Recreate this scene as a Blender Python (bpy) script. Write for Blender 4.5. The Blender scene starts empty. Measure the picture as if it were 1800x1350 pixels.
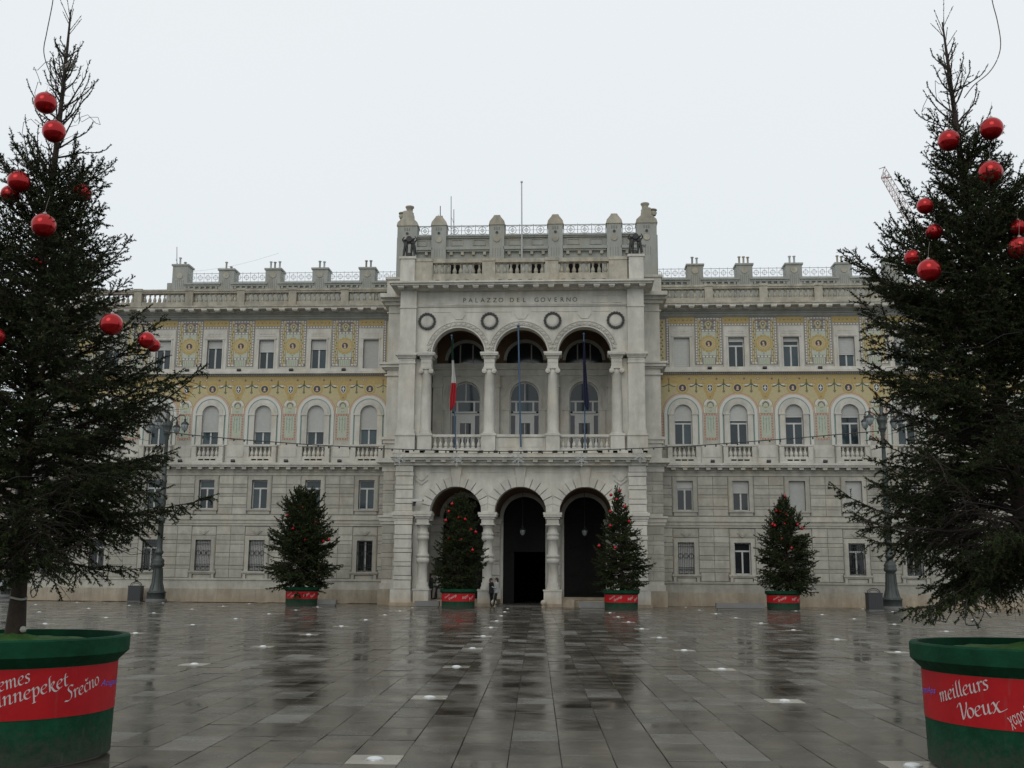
import bpy, math, random
import numpy as np
from mathutils import Vector, Matrix
random.seed(11); rng = np.random.default_rng(5)
S = bpy.context.scene; COL = S.collection
R = math.radians; PI = math.pi
# ------------------------------------------------------------ camera
CAMH, F, PITCH, ROLL = 1.8, 1850.0, R(10.32), R(0.43)
cam = bpy.data.cameras.new('camera'); camo = bpy.data.objects.new('camera', cam); COL.objects.link(camo)
cam.sensor_width = 36; cam.lens = 36*F/1800; cam.clip_end = 3000; cam.clip_start = 0.1
_fw = Vector((0, math.cos(PITCH), math.sin(PITCH))); _up = Vector((0, -math.sin(PITCH), math.cos(PITCH))); _rt = Vector((1, 0, 0))
rt = _rt*math.cos(ROLL)+_up*math.sin(ROLL); up = -_rt*math.sin(ROLL)+_up*math.cos(ROLL)
camo.matrix_world = Matrix(((rt.x, up.x, -_fw.x, 0), (rt.y, up.y, -_fw.y, 0), (rt.z, up.z, -_fw.z, CAMH), (0, 0, 0, 1)))
S.camera = camo
# ------------------------------------------------------------ world: overcast sky, soft sun
W = bpy.data.worlds.new('World'); S.world = W; W.use_nodes = True
nt = W.node_tree; bg = nt.nodes['Background']
sky = nt.nodes.new('ShaderNodeTexSky'); sky.sky_type = 'NISHITA'; sky.sun_disc = False
sky.sun_elevation = R(38); sky.sun_rotation = R(200); sky.dust_density = 4
mx = nt.nodes.new('ShaderNodeMixRGB'); mx.inputs[0].default_value = 0.96
tc = nt.nodes.new('ShaderNodeTexCoord'); sp = nt.nodes.new('ShaderNodeSeparateXYZ')
cr = nt.nodes.new('ShaderNodeValToRGB'); cn = nt.nodes.new('ShaderNodeTexNoise'); cn.inputs['Scale'].default_value = 2.2; cn.inputs['Detail'].default_value = 4
ma = nt.nodes.new('ShaderNodeMath'); ma.operation = 'MULTIPLY_ADD'; ma.inputs[1].default_value = 0.4
cr.color_ramp.elements[0].position = 0.0; cr.color_ramp.elements[0].color = (0.84, 0.915, 0.965, 1)
cr.color_ramp.elements[1].position = 0.75; cr.color_ramp.elements[1].color = (0.93, 0.975, 1.0, 1)
nt.links.new(tc.outputs['Generated'], sp.inputs[0]); nt.links.new(tc.outputs['Generated'], cn.inputs['Vector'])
nt.links.new(cn.outputs[0], ma.inputs[0]); nt.links.new(sp.outputs[2], ma.inputs[2]); nt.links.new(ma.outputs[0], cr.inputs[0])
sc = nt.nodes.new('ShaderNodeVectorMath'); sc.operation = 'SCALE'; sc.inputs[3].default_value = 10.0
nt.links.new(cr.outputs[0], sc.inputs[0]); nt.links.new(sky.outputs[0], mx.inputs[1]); nt.links.new(sc.outputs[0], mx.inputs[2])
nt.links.new(mx.outputs[0], bg.inputs[0]); bg.inputs[1].default_value = 0.1
sun = bpy.data.lights.new('sun', 'SUN'); sun.energy = 0.5; sun.angle = R(35); sun.color = (1, .96, .9)
suno = bpy.data.objects.new('sun', sun); COL.objects.link(suno)
_d = Vector((math.sin(R(200))*math.cos(R(38)), math.cos(R(200))*math.cos(R(38)), math.sin(R(38))))
suno.rotation_euler = _d.to_track_quat('Z', 'Y').to_euler()
S.view_settings.view_transform = 'Standard'; S.view_settings.look = 'None'; S.view_settings.gamma = 1
S.view_settings.exposure = -0.12; S.view_settings.use_curve_mapping = False
S.render.engine = 'CYCLES'

# ------------------------------------------------------------ helpers
def ray(px, py): return _fw + rt*((px-900)/F) - up*((py-675)/F)
def gnd(px, py, z=0.0):
    d = ray(px, py); t = (z-CAMH)/d.z; return Vector((0, 0, CAMH)) + d*t
def atdist(px, py, Y):
    d = ray(px, py); return Vector((0, 0, CAMH)) + d*(Y/d.y)
AYAW = R(3.5)
U = Vector((math.cos(AYAW), -math.sin(AYAW), 0)); N = Vector((math.sin(AYAW), math.cos(AYAW), 0))
O = Vector((0.6634, 62.8895, 0)) + U*(-0.13)
def fac(px, py, d):
    dr = ray(px, py); C = Vector((0, 0, CAMH)); t = ((O-C).dot(N)+d)/dr.dot(N); P = C+dr*t-O
    return P.dot(U), P.z
def bw(u, d, z=0): return O + U*u + N*d + Vector((0, 0, z))

MATS = {}
def mat(name, col, rough=0.8, metal=0.0, spec=0.5, var=0.0, scale=3.0, bump=0.0, bscale=None, orand=0.0, extra=None):
    m = bpy.data.materials.new(name); m.use_nodes = True; t = m.node_tree; b = t.nodes['Principled BSDF']
    b.inputs['Roughness'].default_value = rough; b.inputs['Metallic'].default_value = metal
    b.inputs['Specular IOR Level'].default_value = spec
    c = (*col, 1); b.inputs['Base Color'].default_value = c
    out = None
    if var or orand or bump:
        g = t.nodes.new('ShaderNodeNewGeometry')
        n = t.nodes.new('ShaderNodeTexNoise'); n.inputs['Scale'].default_value = scale; n.inputs['Detail'].default_value = 6
        n.inputs['Roughness'].default_value = 0.65
        t.links.new(g.outputs['Position'], n.inputs['Vector'])
        mr = t.nodes.new('ShaderNodeMapRange'); mr.inputs[1].default_value = .3; mr.inputs[2].default_value = .7
        mr.inputs[3].default_value = 1-var; mr.inputs[4].default_value = 1+var
        t.links.new(n.outputs[0], mr.inputs[0])
        fac_ = mr.outputs[0]
        if orand:
            oi = t.nodes.new('ShaderNodeObjectInfo'); m2 = t.nodes.new('ShaderNodeMapRange')
            m2.inputs[3].default_value = 1-orand; m2.inputs[4].default_value = 1+orand
            t.links.new(oi.outputs['Random'], m2.inputs[0])
            mm = t.nodes.new('ShaderNodeMath'); mm.operation = 'MULTIPLY'
            t.links.new(fac_, mm.inputs[0]); t.links.new(m2.outputs[0], mm.inputs[1]); fac_ = mm.outputs[0]
        vs = t.nodes.new('ShaderNodeVectorMath'); vs.operation = 'SCALE'; vs.inputs[0].default_value = col
        t.links.new(fac_, vs.inputs[3]); out = vs.outputs[0]
        t.links.new(out, b.inputs['Base Color'])
        if bump:
            n2 = t.nodes.new('ShaderNodeTexNoise'); n2.inputs['Scale'].default_value = bscale or scale*6; n2.inputs['Detail'].default_value = 5
            t.links.new(g.outputs['Position'], n2.inputs['Vector'])
            bp = t.nodes.new('ShaderNodeBump'); bp.inputs['Strength'].default_value = bump; bp.inputs['Distance'].default_value = .02
            t.links.new(n2.outputs[0], bp.inputs['Height']); t.links.new(bp.outputs[0], b.inputs['Normal'])
    if extra: extra(t, b, out)
    MATS[name] = m; return m
def stains(low, hi=0.35, tint=(1.14, 1.02, .84), streak=.24):
    # weathering: vertical run-off streaks and a rusty damp band near the pavement
    def f(t, b, out):
        g = t.nodes.new('ShaderNodeNewGeometry'); mp = t.nodes.new('ShaderNodeMapping'); mp.inputs['Scale'].default_value = (1.5, 1.5, .38)
        n = t.nodes.new('ShaderNodeTexNoise'); n.inputs['Scale'].default_value = 1.0; n.inputs['Detail'].default_value = 7; n.inputs['Roughness'].default_value = .7
        t.links.new(g.outputs['Position'], mp.inputs[0]); t.links.new(mp.outputs[0], n.inputs['Vector'])
        r = t.nodes.new('ShaderNodeMapRange'); r.inputs[1].default_value = .38; r.inputs[2].default_value = .72
        r.inputs[3].default_value = 1.08; r.inputs[4].default_value = 1-streak
        t.links.new(n.outputs[0], r.inputs[0])
        v = t.nodes.new('ShaderNodeVectorMath'); v.operation = 'SCALE'; t.links.new(out, v.inputs[0]); t.links.new(r.outputs[0], v.inputs[3])
        # patchy ochre
        n3 = t.nodes.new('ShaderNodeTexNoise'); n3.inputs['Scale'].default_value = .55; n3.inputs['Detail'].default_value = 5
        t.links.new(g.outputs['Position'], n3.inputs['Vector'])
        r3 = t.nodes.new('ShaderNodeMapRange'); r3.inputs[1].default_value = .5; r3.inputs[2].default_value = .8; r3.inputs[4].default_value = .55
        t.links.new(n3.outputs[0], r3.inputs[0])
        tn = t.nodes.new('ShaderNodeMixRGB'); tn.blend_type = 'MULTIPLY'; tn.inputs[2].default_value = (1.0, .9, .72, 1)
        t.links.new(r3.outputs[0], tn.inputs[0]); t.links.new(v.outputs[0], tn.inputs[1])
        s = t.nodes.new('ShaderNodeSeparateXYZ'); t.links.new(g.outputs['Position'], s.inputs[0])
        ad = t.nodes.new('ShaderNodeMath'); ad.operation = 'MULTIPLY_ADD'; ad.inputs[1].default_value = -1.3
        t.links.new(n.outputs[0], ad.inputs[0]); t.links.new(s.outputs[2], ad.inputs[2])
        r2 = t.nodes.new('ShaderNodeMapRange'); r2.inputs[1].default_value = low-.65; r2.inputs[2].default_value = -.65+.0; r2.inputs[3].default_value = 0; r2.inputs[4].default_value = 1
        t.links.new(ad.outputs[0], r2.inputs[0])
        m = t.nodes.new('ShaderNodeMixRGB'); m.blend_type = 'MULTIPLY'; m.inputs[2].default_value = (tint[0]*.82, tint[1]*.78, tint[2]*.8, 1)
        t.links.new(r2.outputs[0], m.inputs[0]); t.links.new(tn.outputs[0], m.inputs[1]); t.links.new(m.outputs[0], b.inputs['Base Color'])
    return f
M_ST = mat('wing limestone', (.39, .374, .322), .85, var=.14, scale=2.2, bump=.35, bscale=9, orand=.13, extra=stains(1.0))
M_SW = mat('white istrian stone', (.51, .492, .437), .8, var=.11, scale=1.6, bump=.25, bscale=9, orand=.05, extra=stains(.8))
M_SY = mat('weathered parapet stone', (.37, .34, .275), .85, var=.2, scale=2.5, bump=.4, bscale=9, orand=.12, extra=stains(.5, streak=.35))
M_PL = mat('plinth stone', (.36, .34, .285), .8, var=.18, scale=1.3, bump=.4, bscale=7, extra=stains(1.5, streak=.3))
M_GR = mat('attic grey render', (.30, .305, .275), .85, var=.08, scale=1.5, extra=stains(.5, streak=.2))
M_DK = mat('dark joint', (.20, .19, .165), .9)
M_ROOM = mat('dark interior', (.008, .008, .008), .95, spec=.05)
M_VAULT = mat('ochre vault paint', (.115, .066, .034), .85, var=.2, scale=2)
M_GL = mat('window glass', (.028, .045, .052), .08, spec=.5, var=.3, scale=.9, orand=.55)
M_GLD = mat('dark glass', (.018, .02, .022), .08, spec=.6)
M_FR = mat('painted sash', (.48, .485, .46), .5, var=.05)
M_SH = mat('roller shutter', (.42, .42, .395), .6, var=.06, scale=5, orand=.12)
M_IR = mat('wrought iron', (.035, .038, .036), .5, metal=.3)
M_IRL = mat('pale railing iron', (.42, .44, .43), .5)
M_GOLD = mat('gold mosaic', (.38, .275, .088), .45, var=.16, scale=9, bump=.15)
M_GOLP = mat('pale gold mosaic', (.43, .36, .19), .5, var=.12, scale=9)
M_PG = mat('pale green mosaic', (.40, .425, .33), .55, var=.1, scale=9)
M_TW = mat('white tessera', (.55, .54, .48), .5, var=.1, scale=20)
M_TG = mat('grey violet grout mosaic', (.21, .185, .17), .6, var=.2, scale=14)
M_RD = mat('red brown mosaic', (.27, .155, .11), .55, var=.15, scale=9)
M_TL = mat('teal mosaic', (.17, .29, .27), .55, var=.1, scale=9)
M_BK = mat('dark mosaic', (.035, .035, .045), .5)
M_GN = mat('leaf green mosaic', (.10, .13, .055), .55, var=.2, scale=12)
M_PK = mat('pink mosaic', (.50, .34, .25), .55, var=.1, scale=9)
M_SL = mat('slate blue', (.22, .27, .28), .6)
M_BZ = mat('dark bronze', (.035, .036, .034), .45, metal=.5, var=.3, scale=6)
M_SP = mat('spotlight black', (.03, .03, .03), .5)

class MB:
    def __init__(s): s.v = []; s.f = []; s.m = []; s.ms = []; s.sm = []
    def mi(s, m):
        if m not in s.ms: s.ms.append(m)
        return s.ms.index(m)
    def add(s, vs, fs, m, smooth=False):
        b = len(s.v); s.v += [tuple(v) for v in vs]; k = s.mi(m)
        for f in fs: s.f.append([b+i for i in f]); s.m.append(k); s.sm.append(smooth)
    def box(s, x0, x1, y0, y1, z0, z1, m):
        s.add([(x0,y0,z0),(x1,y0,z0),(x1,y1,z0),(x0,y1,z0),(x0,y0,z1),(x1,y0,z1),(x1,y1,z1),(x0,y1,z1)],
              [(0,3,2,1),(4,5,6,7),(0,1,5,4),(1,2,6,5),(2,3,7,6),(3,0,4,7)], m)
    def prism(s, pts, y0, y1, m, back=False):   # polygon in xz (ccw seen from -y), extruded y0..y1
        n = len(pts); vs = [(x, y0, z) for x, z in pts]+[(x, y1, z) for x, z in pts]
        fs = [tuple(range(n))]
        if back: fs.append(tuple(range(2*n-1, n-1, -1)))
        fs += [(i, i+n, (i+1) % n+n, (i+1) % n) for i in range(n)]
        s.add(vs, fs, m)
    def ring(s, cx, cz, r0, r1, a0, a1, y0, y1, m, n=20, back=False):
        P = []
        for i in range(n+1):
            a = a0+(a1-a0)*i/n; c, q = math.cos(a), math.sin(a)
            P += [(cx+r0*c, y0, cz+r0*q), (cx+r1*c, y0, cz+r1*q), (cx+r1*c, y1, cz+r1*q), (cx+r0*c, y1, cz+r0*q)]
        fs = []
        for i in range(n):
            a, b = 4*i, 4*i+4
            fs += [(a, b, b+1, a+1), (a+1, b+1, b+2, a+2), (a+3, a, b, b+3)[::-1]]
            if back: fs += [(a+2, b+2, b+3, a+3)]
        fs += [(0, 1, 2, 3), (4*n+3, 4*n+2, 4*n+1, 4*n)]
        s.add(P, fs, m, False)
    def disc(s, cx, cz, r, y0, y1, m, n=20, sx=1.0, ph=0.0):
        s.prism([(cx+r*sx*math.cos(2*PI*i/n+ph), cz+r*math.sin(2*PI*i/n+ph)) for i in range(n)], y0, y1, m)
    def spandrel(s, cx, cz, r, top, y0, y1, m, n=14, half=None):
        # fills between the arch of radius r (springing cz) and the rectangle above it up to 'top'
        hw = half or r
        for sgn in (-1, 1):
            pts = [(cx+sgn*r*math.cos(PI/2*i/n), cz+r*math.sin(PI/2*i/n)) for i in range(n+1)]
            for i in range(n):
                a, b = pts[i], pts[i+1]; q = [a, b, (b[0], top), (a[0], top)]
                if sgn > 0: q = q[::-1]
                s.prism(q[::-1] if sgn < 0 else q[::-1], y0, y1, m)
    def lathe(s, cx, cy, prof, m, n=16, z0=0.0):
        P = []; k = len(prof)
        for r, z in prof:
            for i in range(n): a = 2*PI*i/n; P.append((cx+r*math.cos(a), cy+r*math.sin(a), z+z0))
        fs = [(j*n+i, j*n+(i+1) % n, (j+1)*n+(i+1) % n, (j+1)*n+i) for j in range(k-1) for i in range(n)]
        s.add(P, fs, m, True); s.add([P[(k-1)*n+i] for i in range(n)], [tuple(range(n))], m); s.add([P[i] for i in range(n)], [tuple(range(n))[::-1]], m)
    def tube(s, pts, r, m, n=6):
        pts = [Vector(p) for p in pts]; P = []
        rs = r if isinstance(r, (list, tuple)) else [r]*len(pts)
        for i, p in enumerate(pts):
            t = (pts[min(i+1, len(pts)-1)]-pts[max(i-1, 0)]).normalized()
            a = t.cross(Vector((0, 0, 1)) if abs(t.z) < .9 else Vector((1, 0, 0))).normalized(); b = t.cross(a)
            for j in range(n): q = 2*PI*j/n; P.append(p+(a*math.cos(q)+b*math.sin(q))*rs[i])
        fs = [(i*n+j, i*n+(j+1) % n, (i+1)*n+(j+1) % n, (i+1)*n+j) for i in range(len(pts)-1) for j in range(n)]
        s.add(P, fs, m, True); s.add(P[:n], [tuple(range(n))], m); s.add(P[-n:], [tuple(range(n))[::-1]], m)
    def sphere(s, c, r, m, n=16, sq=1.0):
        P = []; k = n//2
        for j in range(1, k):
            for i in range(n):
                a, b = 2*PI*i/n, PI*j/k; P.append((c[0]+r*math.sin(b)*math.cos(a), c[1]+r*math.sin(b)*math.sin(a), c[2]+r*sq*math.cos(b)))
        fs = [(j*n+i, (j+1)*n+i, (j+1)*n+(i+1) % n, j*n+(i+1) % n) for j in range(k-2) for i in range(n)]
        P += [(c[0], c[1], c[2]+r*sq), (c[0], c[1], c[2]-r*sq)]; t = len(P)-2
        fs += [(t, i, (i+1) % n) for i in range(n)]+[(t+1, (k-2)*n+(i+1) % n, (k-2)*n+i) for i in range(n)]
        s.add(P, fs, m, True)
    def mesh(s, name):
        me = bpy.data.meshes.new(name); me.from_pydata(s.v, [], s.f)
        for m in s.ms: me.materials.append(m)
        me.polygons.foreach_set('material_index', s.m); me.polygons.foreach_set('use_smooth', s.sm); me.update(); return me
    def obj(s, name, parent=None, loc=(0, 0, 0), **kw): return put(s.mesh(name), name, parent, loc, **kw)
def put(me, name, parent=None, loc=(0, 0, 0), rot=None, scale=None, label=None, cat=None, group=None, kind=None):
    o = bpy.data.objects.new(name, me); COL.objects.link(o); o.parent = parent; o.location = loc
    if rot: o.rotation_euler = rot
    if scale: o.scale = scale
    if label: o['label'] = label
    if cat: o['category'] = cat
    if group: o['group'] = group
    if kind: o['kind'] = kind
    return o
def thing(name, label, cat, loc=(0, 0, 0), rotz=0, group=None):
    return put(None, name, None, loc, (0, 0, rotz), None, label, cat, group)
def copy_tree(o, parent=None):
    c = o.copy(); COL.objects.link(c); c.parent = parent
    for ch in list(o.children): copy_tree(ch, c)
    return c
ORD = ['first', 'second', 'third', 'fourth', 'fifth', 'sixth', 'seventh', 'eighth', 'ninth', 'tenth', 'eleventh', 'twelfth', 'thirteenth', 'fourteenth', 'fifteenth', 'sixteenth']

# ============================================================ GROUND
def wet(name, col, r0, r1, var, orand, bs=.12):
    m = mat(name, col, .2, var=var, scale=1.7, orand=orand); t = m.node_tree; b = t.nodes['Principled BSDF']
    g = t.nodes.new('ShaderNodeNewGeometry'); n = t.nodes.new('ShaderNodeTexNoise'); n.inputs['Scale'].default_value = .8; n.inputs['Detail'].default_value = 6
    n.inputs['Roughness'].default_value = .6
    t.links.new(g.outputs['Position'], n.inputs['Vector'])
    r = t.nodes.new('ShaderNodeMapRange'); r.inputs[1].default_value = .35; r.inputs[2].default_value = .68; r.inputs[3].default_value = r0; r.inputs[4].default_value = r1
    t.links.new(n.outputs[0], r.inputs[0]); t.links.new(r.outputs[0], b.inputs['Roughness'])
    n2 = t.nodes.new('ShaderNodeTexNoise'); n2.inputs['Scale'].default_value = 22; n2.inputs['Detail'].default_value = 4
    t.links.new(g.outputs['Position'], n2.inputs['Vector'])
    bp = t.nodes.new('ShaderNodeBump'); bp.inputs['Strength'].default_value = bs; bp.inputs['Distance'].default_value = .004
    t.links.new(n2.outputs[0], bp.inputs['Height']); t.links.new(bp.outputs[0], b.inputs['Normal'])
    b.inputs['IOR'].default_value = 1.5; return m
M_WET = wet('wet sandstone slab', (.070, .063, .051), .03, .33, .5, .34)
M_WETB = wet('wet paving slab pale', (.105, .099, .088), .12, .4, .3, .3)
M_JT = mat('paving joint', (.02, .019, .017), .6)
M_LT = wet('limestone light tile', (.33, .31, .265), .12, .4, .12, .1)
g = MB(); g.add([(-400, -60, -.03), (400, -60, -.03), (400, 900, -.03), (-400, 900, -.03)], [(0, 1, 2, 3)], M_JT)
ground = g.obj('ground', kind='structure')
GY = R(1.4); gx = Vector((math.cos(GY), -math.sin(GY), 0)); gy = Vector((math.sin(GY), math.cos(GY), 0))
G0 = Vector((-1.2, 16.32, 0)); PX, PY = 5.28, 5.40; CW = PX/10
def gp(a, b): return G0+gx*a+gy*b
def slab_mesh(mt):
    b = MB(); c = .008; h = .5
    # unit slab, bevelled top, size 1 x 1, top at z=0
    b.add([(-h, -h, -.02), (h, -h, -.02), (h, h, -.02), (-h, h, -.02), (-h, -h, -.004), (h, -h, -.004), (h, h, -.004), (-h, h, -.004),
           (-h+c, -h+c, 0), (h-c, -h+c, 0), (h-c, h-c, 0), (-h+c, h-c, 0)],
          [(8, 9, 10, 11), (4, 5, 9, 8), (5, 6, 10, 9), (6, 7, 11, 10), (7, 4, 8, 11), (0, 1, 5, 4), (1, 2, 6, 5), (2, 3, 7, 6), (3, 0, 4, 7)], mt)
    return b.mesh('paving_slab')
slabs = []; lights = []
near_c = [gnd(60, 1310), gnd(1800, 1330)]
SLW = (PY-.52)/5
for c in range(-72, 92):
    a0 = (c)*CW-CW/2
    isL = (c % 10 == 0)
    off = random.choice([0, .2, .35, .5, .65, .8])*SLW
    if isL:
        for k in range(-2, 10):
            b0 = k*PY-.26
            slabs.append((a0, b0, CW, .52, 1)); lights.append((c//10, k))
            for j in range(5): slabs.append((a0, b0+.52+j*SLW, CW, SLW, 0))
    else:
        y = -12.0+off
        while y < 50:
            L = SLW*random.choice([.75, 1, 1, 1, 1.15]); slabs.append((a0, y, CW, L, 0)); y += L
def infront(P):
    # inside the picture (with margin) and in front of the palace
    if P.y < 6.5: return False
    if abs(P.x) > P.y*.56+2.5: return False
    q = P-O
    return q.dot(N) < (6 if abs(q.dot(U)) > 8 else 4.5)
SM = slab_mesh(M_WET); SMB = slab_mesh(M_WETB)
cand = []
for (a, b, w, l, tile) in slabs:
    P = gp(a+w/2, b+l/2)
    if infront(P): cand.append((P, w, l, tile))
def inview(P): return abs(P.x) < P.y*.49+.3 and P.y > 9.3
order = sorted([i for i, q in enumerate(cand) if not q[3] and inview(q[0])], key=lambda i: cand[i][0].y)
solo = set(order[:296])
FV, FF, FM = [], [], []
for i, (P, w, l, tile) in enumerate(cand):
    if tile: continue
    far = min(1.0, 16/max(P.y, 1))
    tx, ty = random.gauss(0, .0044), random.gauss(0, .0040); dz = random.uniform(-.003, .003)
    pale = random.random() < .16; gap = .007
    if i in solo:
        put(SMB if pale else SM, 'paving_slab', ground, (P.x, P.y, dz), (tx, ty, -GY), (w-gap, l-gap, 1))
    else:
        hw, hl = (w-gap)/2, (l-gap)/2; base = len(FV)
        for sx, sy in ((-1, -1), (1, -1), (1, 1), (-1, 1)):
            q = P+gx*(sx*hw)+gy*(sy*hl); FV.append((q.x, q.y, dz+sy*hl*tx-sx*hw*ty))
        for sx, sy in ((-1, -1), (1, -1), (1, 1), (-1, 1)):
            q = P+gx*(sx*hw)+gy*(sy*hl); FV.append((q.x, q.y, -.022))
        FF += [(base, base+1, base+2, base+3)]+[(base+4+k, base+4+(k+1) % 4, base+(k+1) % 4, base+k) for k in range(4)]
        FM += [1 if pale else 0]*5
me = bpy.data.meshes.new('paving_slabs'); me.from_pydata(FV, [], FF); me.materials.append(M_WET); me.materials.append(M_WETB)
me.polygons.foreach_set('material_index', FM); put(me, 'paving_slabs', ground, kind='stuff')
# ground lights
M_LENS = mat('white glass lens', (.62, .64, .64), .3, spec=.6)
M_STL = mat('steel ring', (.45, .46, .46), .35, metal=.8)
b = MB(); h = .5; c = .008
b.add([(-h, -h, -.02), (h, -h, -.02), (h, h, -.02), (-h, h, -.02), (-h, -h, -.002), (h, -h, -.002), (h, h, -.002), (-h, h, -.002),
       (-h+c, -h+c, .001), (h-c, -h+c, .001), (h-c, h-c, .001), (-h+c, h-c, .001)],
      [(8, 9, 10, 11), (4, 5, 9, 8), (5, 6, 10, 9), (6, 7, 11, 10), (7, 4, 8, 11), (0, 1, 5, 4), (1, 2, 6, 5), (2, 3, 7, 6), (3, 0, 4, 7)], M_LT)
TILE = b.mesh('tile')
b = MB(); b.lathe(0, 0, [(.082, .0), (.08, .012), (.066, .021), (.035, .028), (.004, .030)], M_LENS, 18); LENS = b.mesh('lens')
b = MB(); b.lathe(0, 0, [(.098, .0), (.097, .008), (.083, .0095), (.081, .004)], M_STL, 18); RING = b.mesh('ring')
def rowname(ci): return 'central row' if ci == 0 else '%s row %s of centre' % (ORD[abs(ci)-1], 'left' if ci < 0 else 'right')
for (ci, k) in lights:
    P = gp(ci*PX, k*PY)
    if not infront(P) or P.y < 9.5 or abs(P.x) > P.y*.5+.5: continue
    if any((P-Vector((q.x, q.y, 0))).length < 1.2 for q in near_c): continue
    t = thing('ground_light', 'white disc light in pale tile, %s from camera in %s' % (ORD[k+1] if k+1 < 16 else 'last', rowname(ci)), 'ground light', (P.x, P.y, 0), -GY, 'disc lights set into the wet paving')
    put(TILE, 'tile', t, (0, 0, 0), None, (CW-.007, .513, 1)); put(LENS, 'lens', t); put(RING, 'ring', t)

# ============================================================ PALACE
PAL = thing('government_palace', 'large pale stone palace with triple arched loggia, mosaic friezes and rooftop balustrades', 'palace', O, -AYAW)
WD = 5.0                       # depth of the wing fronts behind the central block front
XE = 33.4                      # half length
BAYS = [10.25+3.53*i for i in range(7)]
def P_(mb, name, **kw): return mb.obj(name, PAL, **kw)
stones = []      # (x0,x1,z0,z1,y,mat)
def course(x0, x1, z0, z1, y, m, n=None, phase=0):
    L = x1-x0; n = n or max(1, round(L/.95))
    xs = [x0+L*i/n for i in range(n+1)]
    if phase and n >= 1:
        xs = [x0]+[x0+L*(i+.5)/n for i in range(n)]+[x1]
    for a, b_ in zip(xs, xs[1:]): stones.append((a, b_, z0, z1, y, m))
C1 = [(5.6, 6.02), (6.02, 6.21), (6.21, 6.75), (6.75, 6.94), (6.94, 7.34), (7.34, 7.55), (7.55, 8.12)]
C0 = [(1.53, 2.08), (2.08, 2.31), (2.31, 2.84), (2.84, 3.12), (3.12, 3.67), (3.67, 3.92), (3.92, 4.29), (4.29, 4.85)]
# --- shared sub meshes (window local: x centred, z from sill, y=0 wall face)
def win_rect(w, h, fr=.07, mull=True, transom=None):
    b = MB(); y0, y1 = .18, .25
    b.box(-w/2, -w/2+fr, y0, y1, 0, h, M_FR); b.box(w/2-fr, w/2, y0, y1, 0, h, M_FR)
    b.box(-w/2+fr, w/2-fr, y0, y1, 0, fr, M_FR); b.box(-w/2+fr, w/2-fr, y0, y1, h-fr, h, M_FR)
    if transom: b.box(-w/2+fr, w/2-fr, y0-.01, y1, transom-.05, transom+.05, M_FR)
    if mull: b.box(-.05, .05, y0-.02, y1, fr, (transom-.05) if transom else h-fr, M_FR)
    return b.mesh('window')
def pane_mesh(x0, x1, z0, z1, m=None):
    b = MB(); b.box(x0, x1, .205, .225, z0, z1, m or M_GL); return b.mesh('pane')
def shutter_mesh(w, h):
    b = MB(); n = max(3, int(h/.07))
    for i in range(n):
        z = -h*i/n; b.box(-w/2, w/2, .12+.008*(i % 2), .16, z-h/n, z-.003, M_SH)
    b.box(-w/2, w/2, .105, .165, -h-.03, -h-.002, M_FR)
    return b.mesh('roller_shutter')
_cache = {}
def memo(key, fn):
    if key not in _cache: _cache[key] = fn()
    return _cache[key]
def place_window(x, z, w, h, transom=None, shut=0.0, glass=None, arch=False, y=WD, label=None, name='window'):
    me = memo(('w', w, h, transom), lambda: win_rect(w, h, transom=transom))
    wo = put(me, name, PAL, (x, y, z)); gm = glass or M_GL
    if label: wo['label'] = label
    fr = .07; zt = (transom-.05) if transom else h-fr
    if shut < h*.97:
        for sx in (-1, 1):
            put(memo(('p', w, h, transom, sx, gm.name), lambda: pane_mesh(*sorted((sx*.05, sx*(w/2-fr))), fr, zt, gm)), 'pane', wo)
        if transom: put(memo(('pt', w, h, transom, gm.name), lambda: pane_mesh(-w/2+fr, w/2-fr, transom+.05, h-fr, gm)), 'pane', wo)
    if shut > 0: put(memo(('s', w, round(shut, 2)), lambda: shutter_mesh(w-.02, shut)), 'roller_shutter', wo, (0, 0, h))
    return wo
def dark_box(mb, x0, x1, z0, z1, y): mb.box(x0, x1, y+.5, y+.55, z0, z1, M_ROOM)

# --- wing walls, symmetrical
def frame_rect(mb, x, w, z0, z1, t, proud, y, m, th=.06, bottom=True):
    mb.box(x-w/2-t, x-w/2, y-proud, y+.2, z0, z1+t, m); mb.box(x+w/2, x+w/2+t, y-proud, y+.2, z0, z1+t, m)
    mb.box(x-w/2, x+w/2, y-proud, y+.2, z1, z1+t, m)
    mb.box(x-w/2-t-.05, x-w/2-t, y-proud+.03, y+.05, z0, z1+t+.05, m); mb.box(x+w/2+t, x+w/2+t+.05, y-proud+.03, y+.05, z0, z1+t+.05, m)
    mb.box(x-w/2-t, x+w/2+t, y-proud+.03, y+.05, z1+t, z1+t+.05, m)
shut3 = {-10.25: 1.97, -13.78: .62, -17.31: .78, -20.84: .5, 10.25: 1.97, 13.78: .25, 17.31: .25, 20.84: 1.15}
shut1 = {10.25: .45, 13.78: .75, 17.31: 1.9, 20.84: 1.9, 24.37: .2}
shut2 = {-10.25: 1.55, -13.78: 1.72, -17.31: 1.72, -20.84: 1.72, 10.25: 1.02, 13.78: 1.02, 17.31: .78, 20.84: .8}
grille_shut = {-20.84: 1, -17.31: 1, -10.25: 0, 10.25: 2, 13.78: 3, 17.31: 3, 20.84: 3}
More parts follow.
